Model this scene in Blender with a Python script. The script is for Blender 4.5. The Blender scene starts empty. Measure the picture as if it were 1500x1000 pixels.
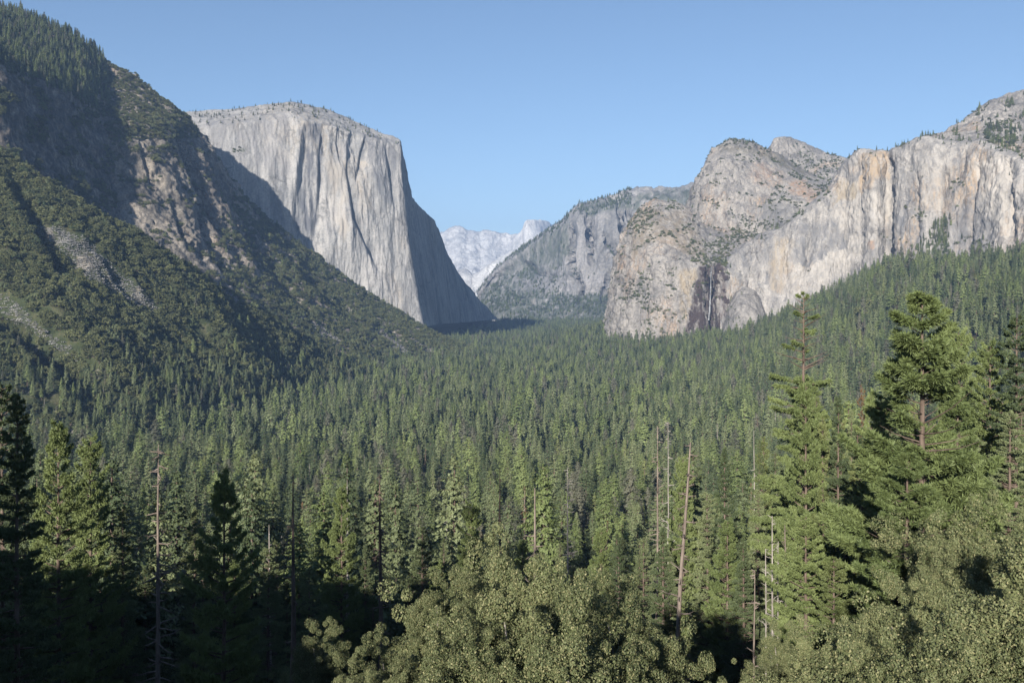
import bpy, math, random
import numpy as np
from mathutils import Vector
QUICK = False
C = bpy.context.scene.collection
rng = np.random.default_rng(7)
F, HX, HY, CZ = 1300.0, 750.0, 440.0, 200.0      # focal length in photo pixels, principal column, horizon row, eye height

def W(px, py, D):
    px, py, D = np.asarray(px, float), np.asarray(py, float), np.asarray(D, float)
    return np.stack([(px-HX)/F*D, D, CZ+(HY-py)/F*D], -1)

# ---------- noise ----------
_perm = np.random.default_rng(3).permutation(256)
_perm = np.concatenate([_perm, _perm, _perm])
_g = np.random.default_rng(4).normal(size=(256, 3)); _g /= np.linalg.norm(_g, axis=1)[:, None]
def perlin(P):
    sh = P.shape[:-1]; P = P.reshape(-1, 3)
    i = np.floor(P).astype(np.int64); f = P-i; i &= 255
    u = f*f*f*(f*(f*6-15)+10); out = 0
    for dx in (0, 1):
        for dy in (0, 1):
            for dz in (0, 1):
                h = _perm[_perm[_perm[(i[:, 0]+dx) & 255]+((i[:, 1]+dy) & 255)]+((i[:, 2]+dz) & 255)]
                g = _g[h]
                d = g[:, 0]*(f[:, 0]-dx)+g[:, 1]*(f[:, 1]-dy)+g[:, 2]*(f[:, 2]-dz)
                w = (u[:, 0] if dx else 1-u[:, 0])*(u[:, 1] if dy else 1-u[:, 1])*(u[:, 2] if dz else 1-u[:, 2])
                out = out+d*w
    return (out*1.6).reshape(sh)
def fbm(P, scale, oct=4, gain=.5, ridged=False, off=0.):
    s = np.asarray(scale, float); r = 0; a = 1.; t = 0
    for k in range(oct):
        n = perlin(P/s*(2.03**k)+off+17.3*k)
        if ridged: n = 1-2*np.abs(n)
        r = r+a*n; t += a; a *= gain
    return r/t

def grid_mesh(name, P, mat, smooth=True):
    nv, nu = P.shape[:2]
    idx = np.arange(nv*nu).reshape(nv, nu)
    q = np.stack([idx[:-1, :-1], idx[:-1, 1:], idx[1:, 1:], idx[1:, :-1]], -1).reshape(-1, 4)
    return raw_mesh(name, P.reshape(-1, 3), q, [mat], smooth=smooth)
def raw_mesh(name, V, Q, mats, mi=None, smooth=False, col=True):
    """V (n,3), Q (m,3 or 4) or list of such arrays"""
    Qs = Q if isinstance(Q, list) else [Q]
    Qs = [q for q in Qs if len(q)]
    me = bpy.data.meshes.new(name)
    nl = sum(q.size for q in Qs); nf = sum(len(q) for q in Qs)
    me.vertices.add(len(V)); me.vertices.foreach_set('co', np.asarray(V, np.float32).ravel())
    me.loops.add(nl); me.loops.foreach_set('vertex_index', np.concatenate([q.ravel() for q in Qs]).astype(np.int32))
    me.polygons.add(nf)
    tot = np.concatenate([np.full(len(q), q.shape[1]) for q in Qs]); st = np.concatenate([[0], np.cumsum(tot)[:-1]])
    me.polygons.foreach_set('loop_start', st.astype(np.int32))
    if mi is not None: me.polygons.foreach_set('material_index', np.asarray(mi, np.int32))
    if smooth: me.polygons.foreach_set('use_smooth', np.ones(nf, bool))
    me.update(calc_edges=True); me.validate()
    for m in mats: me.materials.append(m)
    o = bpy.data.objects.new(name, me)
    if col: C.objects.link(o)
    return o

def resample(G, n, axis):
    """densify control grid along axis uniformly in mean world length"""
    G = np.moveaxis(G, axis, 0)
    d = np.linalg.norm(np.diff(G, axis=0), axis=-1).mean(axis=1)
    s = np.concatenate([[0], np.cumsum(d)]); t = np.linspace(0, s[-1], n)
    k = np.clip(np.searchsorted(s, t, side='right')-1, 0, len(s)-2)
    f = ((t-s[k])/(s[k+1]-s[k])).reshape(-1, *([1]*(G.ndim-1)))
    return np.moveaxis(G[k]*(1-f)+G[k+1]*f, 0, axis)
def blur(P, r, axis):
    if r < 1: return P
    P = np.moveaxis(P, axis, 0)
    for _ in range(2):
        pad = np.concatenate([2*P[:1]-P[1:r+1][::-1], P, 2*P[-1:]-P[-r-1:-1][::-1]])
        c = np.cumsum(np.concatenate([np.zeros_like(pad[:1]), pad]), 0)
        P = (c[2*r+1:]-c[:-2*r-1])/(2*r+1)
    return np.moveaxis(P, 0, axis)
def normals(P):
    du = np.gradient(P, axis=1); dv = np.gradient(P, axis=0)
    n = np.cross(du, dv); return n/(np.linalg.norm(n, axis=-1, keepdims=True)+1e-9)
def sheet(rows, nu, nv, ru=3, rv=3):
    """rows[bottom..top][left..right] of (px,py,D): world control grid, densified; normal faces the viewer"""
    A = np.array(rows, float)
    G = W(A[..., 0], A[..., 1], A[..., 2])
    P = resample(resample(G, nu, 1), nv, 0)
    return blur(blur(P, ru, 1), rv, 0)
def back_rows(rows, offs):
    """append rows behind the last one: (extra D, drop in m)"""
    last = rows[-1]
    out = list(rows)
    for dD, dz in offs:
        r = []
        for px, py, D in last:
            z = CZ+(HY-py)/F*D-dz; D2 = D+dD
            r.append((HX+(px-HX)*D/D2*1.0 if False else px, HY-(z-CZ)/D2*F, D2))
        out.append(r)
    return out
def cols_to_rows(cols): return [list(r) for r in zip(*cols)]
def smooth01(x): x = np.clip(x, 0, 1); return x*x*(3-2*x)
def project(P): return HX+P[..., 0]/P[..., 1]*F, HY-(P[..., 2]-CZ)/P[..., 1]*F

# ---------- materials ----------
class NT:
    def __init__(s, name):
        s.m = bpy.data.materials.new(name); s.m.use_nodes = True; s.t = s.m.node_tree; s.t.nodes.clear()
        s.out = s.n('ShaderNodeOutputMaterial'); s.b = s.n('ShaderNodeBsdfPrincipled')
        s.l(s.b.outputs[0], s.out.inputs[0]); s.b.inputs['Roughness'].default_value = .9
        s.b.inputs['Specular IOR Level'].default_value = .15
    def n(s, t, **k):
        x = s.t.nodes.new(t)
        for a, v in k.items(): setattr(x, a, v)
        return x
    def l(s, a, b): s.t.links.new(a, b)
    def coord(s, scale=(1, 1, 1), obj=False):
        if obj: src = s.n('ShaderNodeTexCoord').outputs['Object']
        else: src = s.n('ShaderNodeNewGeometry').outputs['Position']
        mp = s.n('ShaderNodeMapping'); mp.inputs['Scale'].default_value = scale; s.l(src, mp.inputs[0]); return mp.outputs[0]
    def noise(s, scale, vec, detail=4, rough=.55, dist=0):
        x = s.n('ShaderNodeTexNoise'); x.inputs['Scale'].default_value = scale; x.inputs['Detail'].default_value = detail
        x.inputs['Roughness'].default_value = rough; x.inputs['Distortion'].default_value = dist; s.l(vec, x.inputs['Vector']); return x.outputs['Fac']
    def ramp(s, fac, stops):
        x = s.n('ShaderNodeValToRGB'); e = x.color_ramp.elements
        while len(e) < len(stops): e.new(.5)
        for el, (p, c) in zip(e, stops):
            el.position = p; el.color = (*c, 1) if len(c) == 3 else c
        s.l(fac, x.inputs[0]); return x.outputs[0]
    def mix(s, fac, a, b, mode='MIX'):
        x = s.n('ShaderNodeMix', data_type='RGBA', blend_type=mode)
        for v, i in ((fac, 0), (a, 6), (b, 7)):
            if isinstance(v, (int, float)): x.inputs[i].default_value = v
            elif isinstance(v, tuple): x.inputs[i].default_value = (*v, 1)
            else: s.l(v, x.inputs[i])
        return x.outputs[2]
    def math(s, op, a, b=None, clamp=False):
        x = s.n('ShaderNodeMath', operation=op, use_clamp=clamp)
        for v, i in ((a, 0), (b, 1)):
            if v is None: continue
            if isinstance(v, (int, float)): x.inputs[i].default_value = v
            else: s.l(v, x.inputs[i])
        return x.outputs[0]
    def bump(s, h, strength=.5, dist=1.):
        x = s.n('ShaderNodeBump'); x.inputs['Strength'].default_value = strength; x.inputs['Distance'].default_value = dist
        s.l(h, x.inputs['Height']); s.l(x.outputs[0], s.b.inputs['Normal'])
    def color(s, c):
        if isinstance(c, tuple): s.b.inputs['Base Color'].default_value = (*c, 1)
        else: s.l(c, s.b.inputs['Base Color'])
        return s.m

G1 = ((0.0, (0, 0, 0)), (1.0, (1, 1, 1)))
def bw(a, b): return ((a, (0, 0, 0)), (b, (1, 1, 1)))
def rock_mat(name, light, mid, dark, warm=(.45, .3, .16), warm_amt=.5, fleck=.5, sc=1., veg=None, veg_amt=0., stretch=6., bumpd=4.):
    m = NT(name)
    p = m.coord((1/sc, 1/sc, 1/sc)); ps = m.coord((1/sc, 1/sc, 1/sc/stretch))
    big = m.noise(.006, p, 5, .6, .4); st = m.noise(.03, ps, 5, .62, .5); st2 = m.noise(.11, ps, 4, .6)
    c = m.ramp(m.math('ADD', m.math('MULTIPLY', big, .45), m.math('MULTIPLY', st, .55)), ((.38, dark), (.49, mid), (.59, light)))
    w = m.ramp(m.noise(.0045, m.coord((1/sc, 1/sc, .55/sc)), 4, .6, .8), bw(.53, .68))
    w2 = m.ramp(st2, bw(.4, .62))
    c = m.mix(m.math('MULTIPLY', m.math('MULTIPLY', w, w2), warm_amt), c, warm)
    dk = m.ramp(m.noise(.05, ps, 4, .65, .3), bw(.53, .70))
    c = m.mix(m.math('MULTIPLY', dk, .45), c, tuple(x*.8 for x in dark))
    fk = m.ramp(m.noise(.16, p, 4, .7), ((.34, (.45,)*3), (.47, (.95,)*3), (.64, (1.3,)*3)))
    c = m.mix(fleck, c, fk, 'MULTIPLY')
    wv = m.n('ShaderNodeVectorMath', operation='ADD'); nz0 = m.n('ShaderNodeTexNoise'); nz0.inputs['Scale'].default_value = .02; nz0.inputs['Detail'].default_value = 5; m.l(p, nz0.inputs['Vector'])
    wsc = m.n('ShaderNodeVectorMath', operation='SCALE'); wsc.inputs['Scale'].default_value = 60; m.l(nz0.outputs['Color'], wsc.inputs[0])
    m.l(m.coord((1/sc, 1/sc, .4/sc)), wv.inputs[0]); m.l(wsc.outputs[0], wv.inputs[1])
    crk = None
    for vs, dk_ in ((.014, .55), (.045, .72)):
        vo = m.n('ShaderNodeTexVoronoi', feature='DISTANCE_TO_EDGE'); vo.inputs['Scale'].default_value = vs; m.l(wv.outputs[0], vo.inputs['Vector'])
        k_ = m.ramp(vo.outputs['Distance'], ((.0, (dk_,)*3), (.05, (1, 1, 1)))); c = m.mix(1., c, m.mix(m.ramp(m.noise(.012, p, 3), bw(.42, .6)), (1., 1., 1.), k_), 'MULTIPLY')
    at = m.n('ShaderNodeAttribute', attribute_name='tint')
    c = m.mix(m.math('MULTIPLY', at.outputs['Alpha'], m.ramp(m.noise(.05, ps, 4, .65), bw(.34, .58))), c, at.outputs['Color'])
    if veg:
        nz = m.n('ShaderNodeSeparateXYZ'); m.l(m.n('ShaderNodeNewGeometry').outputs['Normal'], nz.inputs[0])
        f = m.math('ADD', m.math('MULTIPLY', nz.outputs[2], 1.1), m.math('MULTIPLY', m.noise(.02, p, 6, .65), 1.2))
        f = m.ramp(f, bw(1.25-veg_amt, 1.36-veg_amt))
        c = m.mix(f, c, veg)
    m.bump(m.math('ADD', m.noise(.09, ps, 6, .65), m.math('MULTIPLY', m.noise(.3, p, 4, .7), .4)), .8, bumpd)
    return m.color(c)

def tint(o, P, regions):
    """stains and painted-in shade on the rock: (outline in traced coordinates, colour, strength, softness px)"""
    px, py = project(P); px = px.ravel(); py = py.ravel(); A = np.zeros((len(px), 4), np.float32)
    Wp = P.reshape(-1, 3); jx = fbm(Wp, 50, 4); jy = fbm(Wp+500, 50, 4)
    for poly, colr, st, so in regions:
        acc = 0
        for k in range(8):
            a = k*.785; acc = acc+inside(px+jx*so*2+math.cos(a)*so*.5, py+jy*so*2+math.sin(a)*so*.5, poly)
        f = (acc/8*st)[:, None]; A[:, :3] = np.where(f > A[:, 3:4], np.array(colr, np.float32), A[:, :3]); A[:, 3:4] = np.maximum(A[:, 3:4], f)
    o.data.attributes['tint'].data.foreach_set('color', A.ravel())
def inside(px, py, poly):
    r = np.zeros(np.shape(px), bool); n = len(poly)
    for i in range(n):
        (x1, y1), (x2, y2) = poly[i], poly[(i+1) % n]
        c_ = ((y1 > py) != (y2 > py)) & (px < (x2-x1)*(py-y1)/(y2-y1+1e-9)+x1); r ^= c_
    return r
M = {}
RK = .64      # overall rock reflectance
def rk(*c): return tuple(tuple(v*RK for v in x) for x in c)
M['elcap'] = rock_mat('granite_pale', *rk((.52, .505, .49), (.40, .395, .39), (.235, .24, .25), (.50, .40, .27)), .35, .4, 1., stretch=7)
M['cath'] = rock_mat('granite_warm', *rk((.46, .43, .395), (.33, .31, .29), (.19, .185, .18), (.50, .33, .19)), .7, .6, .8, stretch=5)
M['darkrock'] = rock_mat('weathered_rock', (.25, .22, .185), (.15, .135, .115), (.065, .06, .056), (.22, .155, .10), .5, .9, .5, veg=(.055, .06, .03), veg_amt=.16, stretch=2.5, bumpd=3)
M['farrock'] = rock_mat('distant_granite', (.25, .24, .235), (.185, .18, .175), (.10, .10, .10), (.24, .20, .15), .4, .7, 2., veg=(.07, .08, .05), veg_amt=.12, stretch=4)
M['snowrock'] = rock_mat('bare_pale_granite', (.50, .495, .485), (.41, .405, .40), (.27, .27, .275), (.42, .39, .36), .3, .6, 3., stretch=2, bumpd=12)
def gmat():
    m = NT('forest_floor'); p = m.coord()
    c = m.ramp(m.noise(.08, p, 6, .65), ((.3, (.03, .035, .018)), (.5, (.06, .055, .032)), (.7, (.12, .10, .065))))
    m.bump(m.noise(.5, p, 5), .6, .6); return m.color(c)
M['ground'] = gmat()
def brushmat():
    m = NT('brushy_slope'); p = m.coord()
    g = m.ramp(m.noise(.05, p, 6, .7), ((.32, (.022, .03, .013)), (.5, (.045, .055, .024)), (.68, (.085, .08, .045))))
    r = m.ramp(m.noise(.12, p, 6, .7), ((.35, (.1, .09, .075)), (.62, (.30, .27, .23))))
    f = m.ramp(m.noise(.018, p, 5, .6, .4), bw(.62, .68))
    m.bump(m.noise(.25, p, 6, .7), .9, 3); return m.color(m.mix(f, g, r))
M['brush'] = brushmat()

LAND = {}
def land(name, P, mat, label, **k):
    o = grid_mesh(name, P, mat); o['kind'] = 'structure'; o['label'] = label
    o.data.attributes.new('tint', 'FLOAT_COLOR', 'POINT').data.foreach_set('color', np.zeros(P.shape[0]*P.shape[1]*4, np.float32))
    return o
q = .5 if QUICK else 1.

# ---- ground: one sheet from behind the viewpoint to beyond the peaks
TPX = np.array([-400, 0, 300, 600, 750, 900, 1100, 1300, 1500, 1900], float)
TD = np.array([20, 40, 70, 110, 200, 400, 700, 1000, 1500, 2000, 2400, 2800, 3300, 4200, 5200, 7000, 22000], float)
TZ = np.array([
 [184]*10,
 [173, 173, 173, 173, 173, 173, 175, 177, 178, 180],
 [156, 156, 156, 156, 157, 158, 161, 165, 168, 172],
 [144, 144, 144, 144, 145, 146, 150, 154, 158, 163],
 [128, 126, 124, 122, 122, 122, 126, 130, 136, 144],
 [85, 82, 78, 76, 76, 78, 82, 88, 98, 115],
 [70, 36, 30, 28, 28, 28, 32, 46, 72, 110],
 [110, 30, 10, 6, 5, 5, 12, 36, 98, 180],
 [120, 30, 10, 0, 0, 2, 28, 112, 225, 330],
 [120, 50, 20, 5, 2, 6, 45, 250, 298, 380],
 [120, 60, 25, 12, 5, 18, 95, 285, 315, 400],
 [120, 60, 60, 35, 10, 60, 110, 300, 420, 520],
 [120, 60, 60, 60, 14, 90, 180, 300, 400, 500],
 [120, 60, 60, 60, 32, 60, 180, 300, 400, 500],
 [100, 60, 60, 55, 60, 66, 120, 200, 300, 300],
 [100, 100, 100, 100, 100, 100, 120, 200, 300, 300],
 [300]*10], float)
def ground_z(x, y):
    x, y = np.asarray(x, float), np.asarray(y, float)
    yy = np.maximum(y, 20.); px = np.clip(HX+x/yy*F, TPX[0], TPX[-1])
    lt = np.log(TD); ly = np.clip(np.log(yy), lt[0], lt[-1])
    i = np.clip(np.searchsorted(lt, ly, side='right')-1, 0, len(TD)-2); fi = smooth01((ly-lt[i])/(lt[i+1]-lt[i]))*.3+.7*(ly-lt[i])/(lt[i+1]-lt[i])
    j = np.clip(np.searchsorted(TPX, px, side='right')-1, 0, len(TPX)-2); fj = (px-TPX[j])/(TPX[j+1]-TPX[j])
    z = (TZ[i, j]*(1-fj)+TZ[i, j+1]*fj)*(1-fi)+(TZ[i+1, j]*(1-fj)+TZ[i+1, j+1]*fj)*fi
    zn = np.interp(y, [-200, -60, -12, 2.5, 7, 20], [200, 196.5, 195.6, 195.3, 192, 184])
    z = np.where(y < 20, zn, z)
    left = 12.5*smooth01((-x-15-.35*np.maximum(y, 0))/22)*smooth01((58-y)/40)  # unseen rise left of the viewpoint, shaped to shade the left foreground
    P = np.stack([x, y, 0*x], -1)
    return z+left+fbm(P, 60, 3)*np.interp(y, [0, 60, 300, 2000], [0, .8, 4, 7])
s = np.linspace(-1, 1, int(420*q))
ys = np.concatenate([np.linspace(-220, 60, int(110*q)), np.geomspace(62, 23000, int(620*q))])
Yg, Sg = np.meshgrid(ys, s, indexing='ij'); Xg = Sg*(260+np.maximum(Yg, 0)*.95)
Pg = np.stack([Xg, Yg, ground_z(Xg, Yg)], -1)
land('ground', Pg, M['ground'], 'forest floor of the valley and the wooded hillside below the viewpoint')

# ---- left mountain, front brushy spur (A)
A_cols = [
 [(-300, 900, 800), (-300, 400, 1250), (-300, 60, 1500)],
 [(-150, 780, 900), (-150, 420, 1250), (-150, 150, 1500)],
 [(0, 700, 960), (0, 540, 1150), (0, 219, 1500)],
 [(60, 690, 985), (70, 545, 1180), (60, 268, 1500)],
 [(140, 680, 1040), (140, 540, 1210), (140, 320, 1520)],
 [(220, 660, 1120), (210, 540, 1300), (196, 351, 1550)],
 [(290, 640, 1230), (280, 540, 1400), (259, 390, 1590)],
 [(370, 615, 1400), (350, 540, 1500), (301, 418, 1630)],
 [(440, 600, 1600), (410, 540, 1700), (332, 446, 1680)],
 [(510, 590, 1800), (470, 550, 1850), (400, 482, 1800)],
 [(600, 570, 2150), (570, 560, 2100), (520, 535, 2100)],
]
rowsA = back_rows(cols_to_rows(A_cols), [(60, 30), (260, 260), (420, 520)])
PA = sheet(rowsA, int(520*q), int(360*q), 8, 8)
def gully(P, amp, sx, vert=4, seed=0., oct=4):
    N = normals(P)
    # ribs that run down the fall line: stretch noise along it (x+ towards the valley, z down)
    a = P.copy(); a[..., 0] = P[..., 0]*.45+P[..., 2]*.1; a[..., 1] = P[..., 1]; a[..., 2] = P[..., 2]*.35
    d = fbm(a, sx, oct, .55, True, seed)
    return P+N*(d*amp)[..., None]
PA = gully(PA, 26, 170, seed=2.)
PA = PA+normals(PA)*(fbm(PA, 25, 3)*4.5)[..., None]
NA_ = normals(PA)
def carve(P, N, pts, width, depth, fac=1., steep=.35):
    px, py = project(P); best = np.full(px.shape, 1e9); tt = np.zeros(px.shape); sg = np.zeros(px.shape); n = len(pts)-1
    for i in range(n):
        a, b = np.array(pts[i], float), np.array(pts[i+1], float); ab = b-a; L2 = ab@ab
        t = np.clip(((px-a[0])*ab[0]+(py-a[1])*ab[1])/L2, 0, 1)
        dx, dy = px-(a[0]+t*ab[0]), py-(a[1]+t*ab[1]); d = np.hypot(dx, dy)
        m = d < best; best = np.where(m, d, best); sg = np.where(m, ab[1]*dx-ab[0]*dy, sg); tt = np.where(m, (i+t)/n, tt)
    w = np.where(sg > 0, width, width*steep)
    return P-N*(np.exp(-(best/w)**2)*np.sin(np.clip(tt, .02, .98)*math.pi)**.4*depth*fac)[..., None]
for pts_, w_, d_ in (([(15, 270), (50, 325), (82, 380), (130, 418), (200, 462)], 18, 42), ([(-60, 440), (0, 472), (50, 508), (90, 540), (150, 590)], 26, 68), ([(150, 400), (230, 455), (300, 500), (360, 545)], 13, 20),
                     ([(0, 330), (40, 385), (90, 430), (150, 480)], 10, 15), ([(90, 340), (170, 380), (240, 430)], 9, 12), ([(220, 470), (290, 530), (340, 580)], 12, 16)):
    PA = carve(PA, NA_, pts_, w_, d_)
land('hillside', PA, M['brush'], 'front spur of the left mountain, covered in dark brush and crossed by grey scree')

# ---- left mountain, main body with shaded bowl and rocky rib (B)
B_rows = [
 [(-300, 700, 1450), (-150, 620, 1500), (0, 360, 1580), (60, 390, 1650), (120, 420, 1730), (175, 440, 1800), (215, 450, 1850), (260, 475, 1880), (330, 520, 1970), (400, 560, 2040), (470, 590, 2130), (560, 590, 2280), (640, 580, 2480), (730, 575, 2700)],
 [(-300, 150, 1420), (-150, 130, 1500), (0, 232, 1640), (60, 285, 1720), (120, 322, 1810), (175, 348, 1900), (215, 360, 1930), (262, 392, 1950), (330, 440, 2010), (400, 478, 2080), (470, 505, 2170), (560, 535, 2330), (640, 527, 2580), (730, 532, 2800)],
 [(-300, 60, 1440), (-150, 60, 1540), (0, 172, 1690), (60, 205, 1800), (120, 240, 1920), (163, 275, 2010), (205, 290, 2030), (262, 325, 2080), (335, 375, 2190), (405, 420, 2290), (470, 455, 2390), (550, 492, 2530), (635, 507, 2740), (730, 526, 2880)],
 [(-300, -60, 1500), (-150, -20, 1600), (0, 106, 1750), (60, 127, 1870), (112, 150, 2000), (147, 185, 2100), (188, 182, 2150), (232, 196, 2210), (285, 250, 2290), (340, 315, 2420), (402, 365, 2510), (467, 415, 2600), (550, 460, 2720), (690, 515, 2900)],
 [(-300, -150, 2000), (-150, -60, 2200), (0, 18, 2300), (60, 36, 2350), (112, 57, 2390), (150, 94, 2420), (195, 118, 2440), (250, 160, 2460), (300, 204, 2540), (343, 280, 2630), (400, 334, 2730), (460, 379, 2800), (540, 438, 2880), (690, 512, 2980)],
]
rowsB = back_rows(B_rows, [(40, 25), (150, 260), (260, 700)])
PB = sheet(rowsB, int(900*q), int(560*q), 5, 5)
NB = normals(PB)
PB = gully(PB, 20, 190, seed=5.)
pxB, pyB = project(PB)
rockB = smooth01((330-np.abs(pxB-260))/150)   # craggy part
jb = np.abs(fbm(PB, (70, 70, 60), 4, .6, False, 33.))*2-.4
PB = PB+normals(PB)*((fbm(PB, (34, 34, 30), 4, .6, True, 3.)*4+jb*13)*(.5+.5*rockB))[..., None]
NB = normals(PB)
for pts_, w_, d_ in (([(262, 205), (285, 260), (300, 300), (330, 345)], 11, 34), ([(205, 205), (215, 245), (222, 275)], 6, 12), ([(290, 300), (300, 345), (330, 400)], 8, 18), ([(345, 330), (375, 372), (410, 400)], 9, 22),
                     ([(395, 395), (420, 430), (470, 470), (510, 498)], 9, 20), ([(440, 400), (480, 440), (520, 462)], 7, 16), ([(250, 290), (268, 345), (300, 380)], 7, 13), ([(470, 450), (530, 480), (590, 505)], 7, 14)):
    PB = carve(PB, NB, pts_, w_, d_)
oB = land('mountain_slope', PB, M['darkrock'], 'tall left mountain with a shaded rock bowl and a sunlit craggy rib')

# ---- the great monolith: sunlit face, prow and shaded east face
base_se = [(640, 474, 3500), (670, 473, 3950), (700, 470, 4400), (724, 468, 4750), (732, 470, 5100)]
rim_se = [(600, 287, 3420), (634, 321, 3680), (653, 367, 3950), (675, 409, 4250), (721, 461, 4800)]
def lerp3(a, b, f): return tuple(a[i]*(1-f)+b[i]*f for i in range(3))
E = [
 [(180, 420, 2760), (258, 470, 2800), (345, 490, 2850), (400, 498, 2910), (450, 505, 2970), (520, 505, 3060), (580, 505, 3140), (602, 500, 3165), (619, 480, 3190)],
 [(180, 320, 2770), (258, 340, 2815), (345, 345, 2870), (400, 360, 2925), (450, 372, 2990), (516, 380, 3080), (575, 392, 3170), (592, 398, 3190), (604, 405, 3205)],
 [(180, 240, 2785), (258, 240, 2835), (342, 235, 2890), (395, 238, 2950), (440, 242, 3005), (500, 250, 3100), (560, 262, 3190), (576, 268, 3210), (587, 272, 3225)],
 [(180, 190, 2810), (258, 182, 2860), (338, 178, 2920), (385, 172, 2980), (425, 168, 3020), (478, 180, 3110), (548, 202, 3205), (570, 210, 3228), (583.5, 214, 3240)],
 [(180, 172, 2960), (258, 164, 2990), (330, 158, 3040), (385, 152, 3100), (430, 147, 3170), (480, 158, 3230), (540, 186, 3260), (565, 195, 3265), (581, 200, 3270)],
]
E = [[(px, py, D-float(np.interp(px, [258, 345, 450, 520, 600], [60, 70, 110, 150, 180]))) for px, py, D in r] for r in E]
base_se = [(p[0], p[1], p[2]-k) for p, k in zip(base_se, (170, 120, 60, 0, 0))]; rim_se = [(p[0], p[1], p[2]-k) for p, k in zip(rim_se, (170, 120, 60, 0, 0))]
fr = [0, .33, .62, .88, 1.]
for r, f in zip(E, fr):
    for b_, t_ in zip(base_se, rim_se): r.append(lerp3(b_, t_, f))
rowsE = back_rows(E, [(120, 12), (600, 60), (1500, 300)])
PE = sheet(rowsE, int(1100*q), int(620*q), 3, 4)
NE = normals(PE); pxE, pyE = project(PE)
H = NE.copy(); H[..., 2] *= .2; H /= np.linalg.norm(H, axis=-1, keepdims=True)
facing = smooth01((.75-NE[..., 2])/.4)
streak = fbm(PE, (95, 95, 900), 5, .55, True, 1.)         # dihedrals and pillars
fine = fbm(PE, (26, 26, 150), 4, .6, True, 8.)
slab = fbm(PE, (160, 160, 300), 3, .5, False, 4.)
mid = np.exp(-((pxE-470)/75)**2)+.75*np.exp(-((pxE-535)/50)**2)+.25
PE = PE+H*((streak*17*mid+fine*4.5*(mid*.6+.4)+slab*12)*facing)[..., None]
PE = PE+normals(PE)*(fbm(PE, 45, 4, .55)*7*(1-facing))[..., None]
# big curving dihedrals: grooves traced on the face
def groove(P, pts, width, depth):
    px, py = project(P); best = np.full(px.shape, 1e9); tt = np.zeros(px.shape); sg = np.zeros(px.shape); n = len(pts)-1
    for i in range(n):
        a, b = np.array(pts[i], float), np.array(pts[i+1], float); ab = b-a; L2 = ab@ab
        t = np.clip(((px-a[0])*ab[0]+(py-a[1])*ab[1])/L2, 0, 1)
        dx, dy = px-(a[0]+t*ab[0]), py-(a[1]+t*ab[1]); d = np.hypot(dx, dy)
        m = d < best; best = np.where(m, d, best); sg = np.where(m, dx, sg); tt = np.where(m, (i+t)/n, tt)
    w = np.where(sg > 0, width, width*.35)               # steep step on the sunward side, gentle ramp on the other
    prof = np.exp(-(best/w)**2)*np.sin(np.clip(tt, .02, .98)*math.pi)**.4
    return P-H*(prof*depth*facing)[..., None]
PE = groove(PE, [(452, 185), (446, 240), (438, 300), (434, 350)], 20, 17)
PE = groove(PE, [(475, 175), (470, 230), (468, 290), (462, 350)], 9, 15)
PE = groove(PE, [(513, 200), (511, 250), (522, 320), (540, 360), (552, 388)], 10, 24)
PE = groove(PE, [(538, 195), (530, 225), (524, 262)], 7, 18)
PE = groove(PE, [(566, 215), (572, 250), (578, 300)], 7, 16)
PE = groove(PE, [(497, 180), (494, 210), (500, 240)], 6, 14)
PE = PE+H*((fbm(PE, (13, 13, 50), 3, .6, True, 28.)*2.2)*facing)[..., None]
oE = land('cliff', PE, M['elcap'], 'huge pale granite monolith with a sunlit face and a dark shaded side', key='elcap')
tint(oE, PE, [([(436, 185), (474, 180), (470, 260), (462, 345), (432, 352), (436, 290), (448, 230)], (.085, .09, .105), .8, 5), ([(538, 190), (580, 205), (588, 300), (570, 300), (545, 262), (530, 230)], (.10, .105, .12), .65, 6),  # broad dark streak paints the dihedral's shade into the granite colour
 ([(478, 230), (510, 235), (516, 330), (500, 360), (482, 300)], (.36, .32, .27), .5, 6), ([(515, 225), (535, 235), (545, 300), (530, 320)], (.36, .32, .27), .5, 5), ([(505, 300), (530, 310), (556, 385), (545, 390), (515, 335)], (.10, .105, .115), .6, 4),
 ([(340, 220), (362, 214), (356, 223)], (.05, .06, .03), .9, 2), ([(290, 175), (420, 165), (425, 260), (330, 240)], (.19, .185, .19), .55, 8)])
tint(oB, PB, [([(-200, 60), (0, 100), (60, 122), (118, 145), (150, 185), (166, 235), (172, 285), (190, 345), (150, 345), (0, 240), (-200, 150)], (.045, .042, .042), .85, 4), ([(262, 190), (300, 215), (345, 290), (330, 330), (290, 280)], (.06, .056, .052), .7, 5)])  # deeper shade painted into the bowl and the crag's right-facing side
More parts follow.
